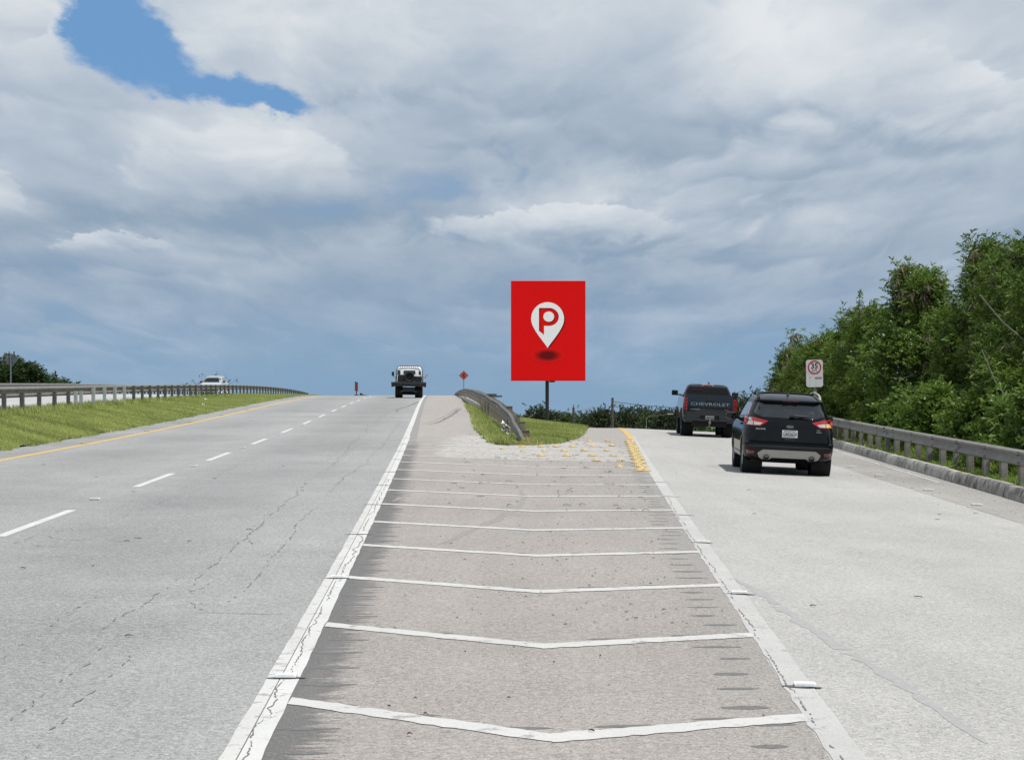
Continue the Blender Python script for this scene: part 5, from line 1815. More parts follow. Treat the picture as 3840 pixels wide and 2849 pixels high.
# printed soft ellipse under the pin
me_ = bpy.data.materials.new('billboard_soft_ellipse'); me_.use_nodes = True
t = NT(me_.node_tree); b = me_.node_tree.nodes['Principled BSDF']
oc = t.n('ShaderNodeTexCoord', out=3)
ln_ = t.n('ShaderNodeVectorMath', t.vmul(oc, (1.0, 0.0, 1.0)), operation='LENGTH', out=1)
t.put(b.inputs['Base Color'], t.mix(t.ss(ln_, .30, .98), (.15, .004, .006, 1), (.84, .0062, .0070, 1)))
b.inputs['Roughness'].default_value = .75; b.inputs['Specular IOR Level'].default_value = .15
e = MB().prism([(math.cos(a), math.sin(a)) for a in np.linspace(0, 2 * math.pi, 64, endpoint=False)], -.001, .001).build('soft_ellipse', me_, None)
c_ = art(517, 848)
e.parent = panel
e.location = (c_[0], -.0925, c_[1]); e.scale = (162 * S, 1, 74 * S)

# speed limit sign by the right guardrail
SD = u_to_d(3057) + 1.0
SD = 60.0
sx0, sx1 = at(3026.5, 0, SD)[0], at(3090, 0, SD)[0]
sz1, sz0 = at(0, 1349, SD)[2], at(0, 1451, SD)[2]
sw, shh = sx1 - sx0, sz1 - sz0
gzs = float(z_verge(np.array(sx0 + sw / 2), np.array(SD)))
ss_ = empty('speed_limit_sign', ((sx0 + sx1) / 2, SD, gzs))
tag(ss_, 'white speed limit sign reading 35 in a red ring, in front of the roadside trees', 'road sign')
zc = (sz0 + sz1) / 2 - gzs
outl = [(-sw / 2 + .05, -shh / 2), (sw / 2 - .05, -shh / 2), (sw / 2, -shh / 2 + .05), (sw / 2, shh / 2 - .05), (sw / 2 - .05, shh / 2), (-sw / 2 + .05, shh / 2), (-sw / 2, shh / 2 - .05), (-sw / 2, -shh / 2 + .05)]
face = child(MB().prism(outl, -.012, .006, 'xz', (0, 0, zc)), 'face', M['speed_white'], ss_)
child(MB().prism([(a * 1.02, b * 1.012) for a, b in outl], .007, .016, 'xz', (0, 0, zc)), 'backing', M['sign_back'], ss_)
cz = zc + shh * .225
rr0 = sw * .405
child(MB().lathe([(rr0, -.016), (rr0, -.013)], (0, 0, cz), axis='y', n=40), 'ring_edge', M['speed_red'], face)
ring_ = MB().lathe([(rr0 * .80, -.0155), (rr0, -.0155), (rr0, -.0125), (rr0 * .80, -.0125), (rr0 * .80, -.0155)], (0, 0, cz), axis='y', n=44)
child(ring_, 'red_ring', M['speed_red'], face)
o = lettering('digits', '35', sw * .46, (0, -.0145, cz + .035), M['ink'], face, width=sw * .40, bold=.004)
o = lettering('unit_text', 'K P H', sw * .15, (.0, -.0145, cz - sw * .19), M['ink'], face, width=sw * .28, bold=.001)
o = lettering('lower_text', 'CIUDAD', sw * .15, (sw * .22, -.0145, zc - shh * .17), M['ink'], face, width=sw * .42, bold=.001)
o = lettering('lower_text', 'T', sw * .10, (-sw * .27, -.0145, zc - shh * .15), M['ink'], face)
child(MB().box((.02, .035, zc - .3 - (zc + .2) / 2 + .3), (.07, .04, zc + .9)), 'post', M['metal_pole'], ss_)
ss_.rotation_euler = (0, R(-.8), R(3))

# orange work-zone sign at the brow, beyond the nose rail
WD = 150.0
wx, _, wz = at(1739, 1407.5, WD)
wh = (1425.5 - 1390) * WD / FPX / 2 * .97
ws = empty('work_zone_sign', (wx, WD, float(zm(WD)) - .6))
tag(ws, 'small orange diamond work-zone sign with black narrowing arrows on a thin pole', 'road sign')
zc = wz - ws.location.z
def diamond(h): return [(0, -h), (h, 0), (0, h), (-h, 0)]
face = child(MB().prism(diamond(wh), -.012, .0, 'xz', (0, 0, zc)), 'face', M['orange'], ws)
child(MB().prism(diamond(wh * 1.06), .001, .012, 'xz', (0, 0, zc)), 'border', M['sign_back'], ws)
for s in (-1, 1):
    w = wh * .10
    pts = [(-.32, .40), (-.14, .22), (-.14, -.22), (-.32, -.42), (-.12, -.42), (-.02, -.22), (-.02, .22), (-.12, .40)]
    child(MB().prism([(s * -a * wh, b * wh) for a, b in pts], -.020, -.013, 'xz', (0, 0, zc)), 'arrow', M['ink'], face)
child(MB().box((0, .03, zc / 2 - .1), (.06, .03, zc + .2)), 'post', M['metal_pole'], ws)

# striped barricade panel at the brow
PD_ = 166.0
px_, _, pz_ = at(1336.5, 1453, PD_)
pn = empty('striped_marker', (px_, PD_, float(zm(PD_))))
tag(pn, 'orange and black striped marker panel standing on the brow of the road', 'road marker')
w_, h_ = .26, .76
child(MB().box((0, 0, .55 + h_ / 2 - .2), (w_, .03, h_), bev=.004), 'panel', M['orange'], pn)
for q in range(4):
    zb = .42 + q * .19
    child(MB().prism([(-w_ / 2, zb + .12), (w_ / 2, zb - .03), (w_ / 2, zb + .05), (-w_ / 2, zb + .20)], -.024, -.0155), 'stripe', M['ink'], pn)
child(MB().box((0, .02, .2), (.08, .04, .5)), 'post', M['pole_dark'], pn)
child(MB().box((0, .0, .03), (.36, .4, .06), bev=.01), 'foot', M['rubber'], pn)
# low trailer board lying beyond it
tx_ = at(1362, 1476, 168)
lb = empty('folded_barrier', (tx_[0], 168, float(zm(168)) - .1))
tag(lb, 'low dark folded barrier lying on the brow beside the striped marker', 'barrier')
child(MB().prism([(-.35, 0), (-.22, .32), (.05, .16), (.42, .12), (.40, .02)], -.2, .2), 'board', M['pole_dark'], lb)
child(MB().box((-.20, .0, .26), (.22, .3, .05), .0, bev=.01), 'top_edge', M['galv'], lb)
for s in (-.2, .28):
    child(MB().box((s, 0, .0), (.08, .5, .12), bev=.01), 'foot', M['rubber'], lb)

# back of a diamond sign at far left
DD = 138.0
dx_, _, dz_ = at(41, 1350, DD)
dsn = empty('diamond_sign', (dx_, DD, float(z_opp(np.array(dx_), np.array(DD)))))
tag(dsn, 'grey unpainted back of a diamond warning sign on a pole at far left', 'road sign')
zc = dz_ - dsn.location.z
hh = 26.2 * DD / FPX
child(MB().prism(diamond(hh), -.006, .006, 'xz', (0, 0, zc)), 'plate', M['sign_back'], dsn)
child(MB().box((0, -.04, zc / 2 + hh * .42), (.09, .06, zc + hh * .9)), 'post', M['metal_pole'], dsn)
for q in (-.3, .3):
    child(MB().box((0, -.015, zc + q * hh), (.30, .02, .05)), 'brace', M['sign_back'], dsn)

# timber poles, a street lamp and wires beyond the ramp
def put_pole(u, vt, d, r, label, mat, arm=None):
    x, _, zt = at(u, vt, d)
    p = empty('utility_pole', (x, d, -3.2))
    tag(p, label, 'utility pole')
    H = zt + 3.2
    child(MB().cyl((0, 0, 0), (.04, 0, H), r, r * .72, n=12), 'pole', M[mat], p, smooth=40)
    if arm:
        child(arm(H), 'lamp_arm', M['metal_pole'], p, smooth=40)
    return p, H
PO = 150.0
pA, HA = put_pole(2295, 1491, PO, .13, 'tallest timber utility pole behind the crest, with a lamp on a bent arm', 'timber')
q = PO / FPX
a = MB().tube([(.05, 0, HA - 39 * q), (8 * q, 0, HA - 32 * q), (12 * q, 0, HA - 25 * q), (16 * q, 0, HA - 22 * q)], .045, n=6)
child(a, 'lamp_arm', M['metal_pole'], pA, smooth=40)
child(MB().box((17 * q, 0, HA - 22 * q), (.22, .2, .10), bev=.03), 'lamp_head', M['galv_pale'], pA)
pB, HB = put_pole(2149, 1527, 170, .14, 'short timber pole stump half hidden by the dark far trees', 'timber')
child(MB().tube([(.0, 0, HB), (.05, 0, HB + .12), (.06, 0, HB + .25)], .03, n=5), 'pole_top', M['timber'], pB)
ldist = 150.0
def street_lamp(u_post, v_top, u_head, v_head, d, label):
    x, _, zt = at(u_post, v_top, d)
    xh, _, zh = at(u_head, v_head, d)
    p = empty('street_lamp', (x, d, -3.2))
    tag(p, label, 'street lamp', None)
    H = zt + 3.2
    child(MB().cyl((0, 0, 0), (0, 0, H), .045, .025, n=10), 'pole', M['metal_pole'], p, smooth=40)
    dx = xh - x
    child(MB().tube([(0, 0, H - .1), (dx * .1, 0, H + .08), (dx * .55, 0, H + (zh - zt) * .6), (dx * .9, 0, zh + 3.2)], .011, n=6), 'arm', M['galv'], p, smooth=40)
    child(MB().box((dx, 0, zh + 3.2), (.42, .16, .06), bev=.025), 'lamp_head', M['galv_pale'], p, smooth=40)
street_lamp(2424, 1566, 2514, 1552, 140, 'pale street lamp with long arm just left of the pickup')
street_lamp(2149, 1545, 2232, 1527, 172, 'thin street lamp arm above the far trees right of the billboard pole')
def wire(p0, p1, sag, label):
    pts = []
    for s in np.linspace(0, 1, 14):
        pts.append((p0[0] + (p1[0] - p0[0]) * s, p0[1] + (p1[1] - p0[1]) * s, p0[2] + (p1[2] - p0[2]) * s - sag * 4 * s * (1 - s)))
    tag(MB().tube(pts, .022, n=4).build('power_line', M['pole_dark'], None), label, 'power line')
wire(at(2297, 1505, PO), at(2680, 1532, 150), .15, 'upper wire running right from the tallest timber pole')
wire(at(2297, 1522, PO), at(2680, 1550, 150), .15, 'lower wire running right from the tallest timber pole')

# ------------------------------------------------------------------ yellow domes, road studs, litter
dome_mesh = MB().lathe([(.0, .075), (.035, .072), (.065, .058), (.085, .036), (.092, .028), (.122, .022), (.128, .012), (.128, .0)], n=24).mesh('dome', smooth=35)
dome_mesh.materials.append(M['dome'])
studs_mesh = MB()
for a in np.linspace(0, 2 * math.pi, 8, endpoint=False):
    studs_mesh.box((.075 * math.cos(a), .075 * math.sin(a), .047), (.02, .02, .016))
stud_m = studs_mesh.mesh('studs'); stud_m.materials.append(M['stud_amber'])
def dome(x, d, label, group, s=1.0):
    o = empty('dome_marker', (x, d, float(gz(x, d)) + .004), (0, 0, random.uniform(0, 6)))
    s *= .82 * random.uniform(.93, 1.05)
    o.scale = (s, s, s * random.uniform(.8, 1.05))
    o.rotation_euler = (random.uniform(-.05, .05), random.uniform(-.05, .05), random.uniform(0, 6))
    tag(o, label, 'road marker', group)
    a = link('dome', dome_mesh, o)
    b = link('bead', stud_m, o)
    b['kind'] = 'stuff'
SCAT = [(650, 932), (860, 910), (865, 954), (1055, 909), (1088, 957), (1210, 910), (1295, 954), (1385, 907), (1365, 849), (1560, 850), (1510, 949), (1595, 905), (1750, 849), (1795, 899),
        (1740, 949), (1052, 1003), (1325, 1003), (1585, 1001), (1805, 1004), (1630, 1055), (1885, 1057), (1875, 1121)]
SLAB = {0: 'flattened worn yellow dome marker furthest left, near the tip of the grass nose', 8: 'worn yellow dome marker at the right edge of the grass nose',
        21: 'yellow dome marker nearest the camera among the scattered ones, left of the tight row',
        15: 'yellow dome marker furthest left in the front staggered line below the grass'}
for i, (x, y) in enumerate(SCAT):
    X, d, z = spot(1650 + x / 2.784, 1350 + y / 2.784)
    dome(X, d, SLAB.get(i, 'yellow dome marker in the staggered rows between grass nose and ramp'), 'scattered yellow dome markers on the gore', .72 if i in (0, 2, 4, 8) else 1.0)
r0, r1 = spot(1650 + 1978 / 2.784, 1350 + 855 / 2.784), spot(1650 + 2110 / 2.784, 1350 + 1158 / 2.784)
n = 21
for i in range(n):
    s = i / (n - 1)
    for w in ((0,) if i % 2 else (-.06, .08)):
        dome(r0[0] + (r1[0] - r0[0]) * s + w, r0[1] + (r1[1] - r0[1]) * s, 'yellow dome marker in the tight double row along the ramp edge' if 0 < i < n - 1 else ('yellow dome marker ending the tight row at its far end, %s one' % ('left' if w < 0 else 'right') if i == 0 else 'yellow dome marker ending the tight row at its near end, %s one' % ('left' if w < 0 else 'right')), 'tight row of yellow dome markers')
y0 = spot(1650 + 1978 / 2.784, 1350 + 825 / 2.784)
yl = MB()
q = np.linspace(y0[1] + .1, y0[1] + 26, 40)
sheet(yl, lambda d: np.interp(d, [y0[1], y0[1] + 30], [y0[0] - .02, y0[0] + 1.05]), lambda d: np.interp(d, [y0[1], y0[1] + 30], [y0[0] + .18, y0[0] + 1.25]), y0[1] + .1, y0[1] + 26, gz, .006, .5)
yl.build('yellow_line', M['yellow_paint'], ramp, fix=False)

st_b = MB().box((0, 0, .008), (.125, .105, .018), bev=.004, taper=.8).mesh('body'); st_b.materials.append(M['stud_body'])
st_l = MB().box((0, -.046, .012), (.10, .012, .014)).mesh('lens'); st_l.materials.append(M['stud_lens'])
st_a = MB().box((0, 0, .008), (.125, .105, .018), bev=.004).mesh('body'); st_a.materials.append(M['stud_amber'])
def road_stud(x, d, label, group, amber=False, z=None, s=1.0, pad_=False):
    z = float(gz(x, d)) if z is None else z
    o = empty('road_stud', (x, d, z + .009), (0, 0, random.uniform(-.1, .1)))
    o.scale = (s, s, s)
    tag(o, label, 'road stud', group)
    link('body', st_a if amber else st_b, o)
    link('lens', st_l, o)
    if not pad_: return
    pad = MB(); lens(pad, x + random.uniform(-.02, .02), d - .02, .118 * s, .05 * s, .0062)
    pad.build('tar_pad', M['patch_tar'], gore if not amber else main_road, fix=False)
for d, l in [(11.74, 'pale reflective stud nearest the camera on the solid white line left of the hatching'), (17.49, 'second reflective stud up the solid white line left of the hatching')]:
    road_stud(float(Xw(d)) + .115, d, l, 'road studs on the solid white line', pad_=True)
for d in (22.3, 27.4, 32.2, 36.6, 42.2, 46.5, 51.3, 56.0, 61.0, 66.0):
    pad = MB(); lens(pad, float(Xw(d)) + .10, d, .15, .045, .0062)
    pad.build('tar_pad', M['patch_tar'], gore, fix=False)
for i, (u, v) in enumerate([(3012 + 3, 2578), (2757, 2228), (2665, 2037), (2572, 1932), (2512, 1863), (2468, 1808)]):
    x, d, z = spot(u, v)
    if i < 3:
        road_stud(float(Xr(d)) + .12, d, ['pale reflective stud nearest the camera on the worn line along the ramp', 'second reflective stud up the worn line along the ramp', 'third reflective stud up the worn line along the ramp'][i], 'road studs on the ramp line', pad_=True)
    else:
        pad = MB(); lens(pad, float(Xr(d)) + .10, d, .17, .035, .0062)
        pad.build('tar_pad', M['patch_tar'], gore, fix=False)
LB = ['white road stud between lane dashes, nearest the camera', 'second white road stud between lane dashes', 'third white road stud between lane dashes', 'fourth white road stud between lane dashes', 'fifth white road stud between lane dashes', 'sixth white road stud between lane dashes']
for (u, v), l in zip([(355, 1874), (725, 1749), (911, 1680), (1045, 1632), (1135, 1595), (1199, 1568)], LB):
    x, d, z = spot(u, v)
    road_stud(x, d, l, 'road studs between lane dashes', s=1.15)
LB = ['amber road stud on the yellow line, nearest the camera', 'second amber road stud on the yellow line', 'third amber road stud on the yellow line', 'fourth amber road stud on the yellow line', 'fifth amber road stud on the yellow line']
for (u, v), l in zip([(288, 1664), (528, 1618), (700, 1584), (825, 1558), (917, 1536)], LB):
    d = spot(u, v)[1]
    road_stud(float(Xy(d)) - .06, d, l, 'amber road studs on the yellow line', amber=True, s=1.4)
LB = ['white road stud on the ramp shoulder just right of the black suv', 'second white road stud on the ramp shoulder, counting from the suv', 'third white road stud on the ramp shoulder, counting from the suv', 'white road stud on the ramp shoulder nearest the right picture edge']
for (u, v), l in zip([(3189, 1751), (3296, 1784), (3482, 1839), (3663, 1895)], LB):
    x, d, z = spot(u, v)
    road_stud(x, d, l, 'road studs on the ramp shoulder', s=1.35)

# dry leaves, twigs and pebbles
lit = MB()
def curl(mb, x, d, ln, wd, a, h):
    ca, sa = math.cos(a), math.sin(a)
    z = float(gz(x, d)) + .008
    pts = []
    for (s, w, hz) in ((-.5, .25, 0), (-.2, 1, h), (.2, .9, h * .8), (.5, .15, 0)):
        for sg in (-1, 1):
            pts.append((x + ca * ln * s - sa * wd * w * sg * .5, d + sa * ln * s + ca * wd * w * sg * .5, z + hz + (.006 if sg > 0 else 0)))
    mb.add(pts, [(0, 1, 3, 2), (2, 3, 5, 4), (4, 5, 7, 6)])
for i in range(100):
    d = random.uniform(26, 62); x = random.uniform(.1, .95); X = float(Xw(d)) + (float(Xr(d) - Xw(d))) * (x ** .6)
    curl(lit, X, d, random.uniform(.03, .13), random.uniform(.015, .05), random.uniform(-.3, .3), random.uniform(.004, .03))
for i in range(22):
    d = random.uniform(9.5, 22); X = float(Xw(d)) + float(Xr(d) - Xw(d)) * random.uniform(.25, .97)
    curl(lit, X, d, random.uniform(.01, .035), random.uniform(.008, .015), random.uniform(-.5, .5), random.uniform(.003, .012))
for i in range(25):
    d = random.uniform(12, 40); X = float(Xw(d)) - random.uniform(1, 9)
    curl(lit, X, d, random.uniform(.03, .09), random.uniform(.012, .03), random.uniform(-.5, .5), .006)
for i in range(16):
    d = random.uniform(12, 60); X = float(Xr(d)) + random.uniform(.4, 5)
    curl(lit, X, d, random.uniform(.03, .08), random.uniform(.012, .03), random.uniform(-.5, .5), .006)
o = lit.build('litter', M['litter'], None, fix=False)
tag(o, 'dry dark leaves and twigs strewn over the hatched gore', None, None, 'stuff')
pb = MB()
def pebble(X, d, s):
    z = float(gz(X, d))
    c = [(random.uniform(.7, 1.2) * s * a, random.uniform(.7, 1.2) * s * b, s * c_) for a, b, c_ in ((1, 0, .2), (.3, .9, .25), (-.8, .6, .2), (-.8, -.6, .2), (.3, -.9, .2), (0, 0, .9))]
    pb.add([(X + p[0], d + p[1], z + p[2]) for p in c], [(0, 1, 5), (1, 2, 5), (2, 3, 5), (3, 4, 5), (4, 0, 5)])
for i in range(900):
    d = random.uniform(14, 60); X = float(Xr(d)) - abs(random.gauss(0, 1.6)) - .1
    if X > float(Xw(d)) + .3: pebble(X, d, random.uniform(.006, .018))
for i in range(300):
    d = random.uniform(28, 62); X = float(Xk(d)) - abs(random.gauss(0, .9)) - .05
    pebble(X, d, random.uniform(.006, .022))
for i in range(120):
    d = random.uniform(8.8, 16); X = float(Xw(d)) + float(Xr(d) - Xw(d)) * random.uniform(.2, 1)
    pebble(X, d, random.uniform(.003, .009))
o = pb.build('gravel', M['pebble'], None, fix=False)
tag(o, 'loose pebbles scattered over gore and ramp shoulder', None, None, 'stuff')

# crumpled pale scrap under the nose rail
def scrap(name, u0, v0, u1, v1, d, label, seed):
    rg = random.Random(seed)
    a, b = at(u0, v0, d), at(u1, v1, d)
    w, h = b[0] - a[0], a[2] - b[2]
    n = 6
    vs = []
    for i in range(n):
        for j in range(n):
            s, t_ = i / (n - 1), j / (n - 1)
            vs.append((a[0] + w * (s + rg.uniform(-.08, .08)), d + rg.uniform(-.12, .12), b[2] + h * (t_ * (1.15 - s * .7)) + rg.uniform(-.03, .03)))
    fs = [(i * n + j, (i + 1) * n + j, (i + 1) * n + j + 1, i * n + j + 1) for i in range(n - 1) for j in range(n - 1)]
    mb = MB().add(vs, fs)
    me = mb.mesh(name); me.materials.append(M['scrap'])
    o = link(name, me)
    md = o.modifiers.new('s', 'SOLIDIFY'); md.thickness = .02
    tag(o, label, 'scrap')
scrap('broken_panel', 1650 + 645 / 2.784, 1350 + 650 / 2.784, 1650 + 735 / 2.784, 1350 + 735 / 2.784, 57.5, 'crumpled white scrap lying against the nose guardrail posts', 4)
scrap('litter_scrap', 1650 + 695 / 2.784, 1350 + 762 / 2.784, 1650 + 735 / 2.784, 1350 + 777 / 2.784, 55.2, 'small pale scrap in the grass below the nose guardrail', 5)
scrap('plastic_bag', 3040 + 1112 / 2.784, 1500 + 588 / 2.784, 3040 + 1165 / 2.784, 1500 + 626 / 2.784, u_to_d(3440) + 1.6, 'blue-white scrap of litter in the weeds behind the right guardrail posts', 6)
for (u, v, dd, l) in [(771, 1497, None, 'pale scrap of litter on the median grass nearest the white car'), (760, 1517, None, 'second pale scrap on the median grass, lower down')]:
    d = np.arange(50, 160, .1); X = (u - CX) / FPX * d
    vv = HOR - FPX * (z_median(X, d) + .06 - EYE) / d
    kk = np.where(vv <= v)[0]
    dd = float(d[kk[0]]) if len(kk) else 90.
    scrap('litter_scrap', u - 4, v - 3, u + 5, v + 2, dd, l, int(u))

# ------------------------------------------------------------------ trees and bushes
def leaves_at(C, Dr, ln, wd, per, spread, rng, droop=.35, fan=.8):
    """sprays of narrow leaves: C spray origins, Dr their directions; returns verts, quads"""
    n = len(C)
    up = np.array([0, 0, 1.0])
    side = np.cross(Dr, up)
    side /= np.linalg.norm(side, axis=1)[:, None] + 1e-6
    nrm = np.cross(side, Dr)
    k = np.arange(per)
    s = (k + .5) / per                                     # along the rachis
    sg = np.where(k % 2 == 0, 1.0, -1.0)
    o = C[:, None, :] + Dr[:, None, :] * (s[None, :, None] * spread) + up * (-(s ** 2) * droop * spread)[None, :, None]
    o = o + rng.normal(0, .02, o.shape)
    a = rng.uniform(.35, 1.0, (n, per)) * fan * sg[None, :]
    dv = Dr[:, None, :] * np.cos(a)[..., None] + side[:, None, :] * np.sin(a)[..., None] + nrm[:, None, :] * rng.normal(0, .35, (n, per))[..., None]
    dv = dv - up * droop * .6
    dv /= np.linalg.norm(dv, axis=2)[..., None] + 1e-6
    L_ = ln * rng.uniform(.6, 1.3, (n, per))[..., None]
    Wd = wd * rng.uniform(.7, 1.3, (n, per))[..., None]
    rv = rng.normal(0, 1, (n, per, 3))
    w = np.cross(dv, rv)
    w /= np.linalg.norm(w, axis=2)[..., None] + 1e-6
    mid = o + dv * L_ * .5
    tip = o + dv * L_ - up * (L_ * droop * .35)
    V = np.stack([o, mid + w * Wd, tip, mid - w * Wd], 2).reshape(-1, 3)
    F = np.arange(len(V)).reshape(-1, 4)
    return V, F


def crown_clumps(x, y, z0, z1, rx, ry, n, rng, shape='column'):
    t = rng.random(n) ** .85
    if shape == 'column': prof = np.interp(t, [0, .25, .6, .85, 1], [.75, 1.0, .85, .55, .12])
    elif shape == 'spire': prof = np.interp(t, [0, .3, .6, .85, 1], [.9, 1.0, .85, .6, .32])
    elif shape == 'round': prof = np.sqrt(np.maximum(0, 1 - (2 * t - 1) ** 2)) * 1.0 + .1
    elif shape == 'flat': prof = np.interp(t, [0, .5, .8, 1], [.6, 1.0, .9, .35])
    else: prof = np.interp(t, [0, .5, 1], [1.0, .8, .2])
    a = rng.uniform(0, 2 * math.pi, n)
    r = np.sqrt(rng.uniform(.18, 1, n)) * prof * (1 + .22 * np.sin(a * 3 + t * 9))
    return np.stack([x + rx * r * np.cos(a), y + ry * r * np.sin(a), z0 + (z1 - z0) * t], -1), np.stack([np.cos(a), np.sin(a), 0 * a], -1) * r[:, None], t


def tree(name, label, cat, x, y, zb, z0, z1, rx, ry, nclump, nspray, leaf, mat, shape='column', group=None, rclump=.42, per=8, wind=(.55, -.15, .10), upness=.55, droop=.35,
         pods=0, trunk_r=.07, seed=0, bark='bark', limb=True, fan=.8, tops=None):
    rng = np.random.default_rng(seed)
    root = empty(name, (x, y, zb))
    tag(root, label, cat, group)
    CC, out, t = crown_clumps(0, 0, z0 - zb, z1 - zb, rx, ry, nclump, rng, shape)
    if tops is not None:
        CC = np.concatenate([CC, tops]); out = np.concatenate([out, rng.normal(0, .5, (len(tops), 3)) * [1, 1, 0]]); t = np.concatenate([t, np.full(len(tops), .95)])
    m = len(CC)
    tr = MB()
    bend = [(0, 0), (rng.uniform(-.25, .25) * rx, rng.uniform(-.2, .2)), (rng.uniform(-.3, .3) * rx, rng.uniform(-.2, .2))]
    H = z1 - zb
    tr.tube([(0, 0, -.2), (bend[1][0], bend[1][1], H * .35), (bend[2][0], bend[2][1], H * .62), (bend[2][0] * 1.1, bend[2][1], H * .92)], [trunk_r, trunk_r * .78, trunk_r * .5, trunk_r * .12], n=7)
    if limb:
        for i in rng.choice(m, min(m, 34), replace=False):
            p = CC[i]
            hz = max(.1, min(H * .85, p[2] - .25 * H * rng.uniform(.5, 1)))
            f = hz / H
            q = (np.interp(f, [0, .35, .62, .92], [0, bend[1][0], bend[2][0], bend[2][0] * 1.1]), np.interp(f, [0, .35, .62], [0, bend[1][1], bend[2][1]]), hz)
            md_ = ((q[0] + p[0]) / 2 + rng.normal(0, .08), (q[1] + p[1]) / 2 + rng.normal(0, .08), (q[2] * .45 + p[2] * .55))
            tr.tube([q, md_, tuple(p)], [trunk_r * .42, trunk_r * .25, trunk_r * .08], n=5)
    tr.build('trunk', M[bark], root, smooth=50)
    # sprays round every clump
    C = np.repeat(CC, nspray, 0) + rng.normal(0, 1, (m * nspray, 3)) * rclump * np.array([1, 1, .85]) * .62
    O = np.repeat(out, nspray, 0)
    ln_, wd_, sp_ = leaf
    Dr = O * .55 + rng.normal(0, .55, C.shape) + np.array([0, 0, upness]) + np.array(wind)
    loc = C - np.repeat(CC, nspray, 0)
    Dr = Dr + loc / rclump * .5
    Dr /= np.linalg.norm(Dr, axis=1)[:, None]
    V, F = leaves_at(C, Dr, ln_, wd_, per, sp_, rng, droop, fan)
    np_mesh('crown', V, F, M[mat], root)
    if pods:
        sel = CC[(t > .55) & (CC[:, 1] < ry * .35)]
        if len(sel):
            pc = sel[rng.integers(0, len(sel), pods)] + rng.normal(0, .16, (pods, 3)) + [0, -.22, -.05]
            nb = 14
            P = np.repeat(pc, nb, 0) + rng.normal(0, .03, (pods * nb, 3))
            dv = rng.normal(0, .38, P.shape) + np.array([.12, 0, -1.0])
            dv /= np.linalg.norm(dv, axis=1)[:, None]
            w = np.cross(dv, rng.normal(0, 1, P.shape)); w /= np.linalg.norm(w, axis=1)[:, None] + 1e-6
            Lp = .34 * rng.uniform(.6, 1.3, (len(P), 1)); wp_ = .028
            V = np.stack([P, P + dv * Lp * .5 + w * wp_, P + dv * Lp, P + dv * Lp * .5 - w * wp_], 1).reshape(-1, 3)
            np_mesh('seed_pods', V, np.arange(len(V)).reshape(-1, 4), M['pod'], root)['kind'] = 'stuff'
    return root


def vground(x, d): return float(z_verge(np.array(x), np.array(d)))
DU = 1.7243
RT = [  # centre u, top v (display units of the survey print), distance, half-width, label
    (1724, 745, 96, .7, 'tree with brown pods furthest left of the right-hand belt, against open sky', 26),
    (1756, 742, 90, .8, 'low tree just behind the speed limit sign, second from the left end', 10),
    (1795, 716, 84, .95, 'feathery tree right of the speed limit sign', 8),
    (1850, 684, 78, .9, 'feathery tree below the thin vertical shoot, left of the tall podded crown', 6),
    (1893, 652, 72, .85, 'narrow tree with a thin vine shoot rising above it', 3),
    (1935, 668, 68, .8, 'tree filling the left shoulder of the tall podded crown', 8),
    (1978, 562, 66, .50, 'tall tree with brown hanging pods in the middle of the right-hand belt', 34),
    (2016, 578, 65, .45, 'second stem of the tall podded crown, slightly lower and further right', 30),
    (2062, 648, 62, .75, 'rounded tree right of the tall podded crown, lower than both neighbours', 12),
    (2092, 700, 58, .7, 'tree in the dip between the two tall podded crowns', 8),
    (2138, 508, 58, .48, 'tall tree with drooping dead pods at its top near the right picture edge', 46),
    (2176, 548, 56, .7, 'leafy tree just right of the tall tree with drooping dead pods', 22),
    (2212, 530, 54, .8, 'dense tree at the right picture edge, below the highest twig', 18),
    (2256, 500, 52, .8, 'tallest tree, cut by the right picture edge with pods on its highest twig', 30),
    (2285, 560, 47, 1.1, 'nearest tree of the belt, mostly beyond the right picture edge', 10),
]
for i, (u, vt, d, rw_, lab, pods) in enumerate(RT):
    x, _, zt = at(u * DU, vt * DU, d)
    zt -= .42
    zb = vground(x, d) if x < float(Xk(d)) + 12 else -3.2
    zb = max(zb, -3.0)
    z0 = zb + .5
    H = zt - z0
    rg = np.random.default_rng(900 + i)
    # ragged leading shoots that break the skyline
    nt = 9
    tops = np.stack([rg.normal(0, rw_ * .45, nt), rg.normal(0, rw_ * .4, nt), H + .5 - np.abs(rg.normal(0, .55, nt))], -1)
    tops[0] = (0, 0, H + .45)
    tree('leucaena_tree', lab, 'tree', x, d, zb, z0, zt - .35, rw_ * 1.35, rw_ * 1.6, int(50 + 11 * H), 34, (.165, .0205, .30), 'leaf', 'spire', 'trees behind the right guardrail',
         rclump=.30, per=10, seed=40 + i, pods=int(pods * 3), trunk_r=.085, droop=.32, tops=tops)
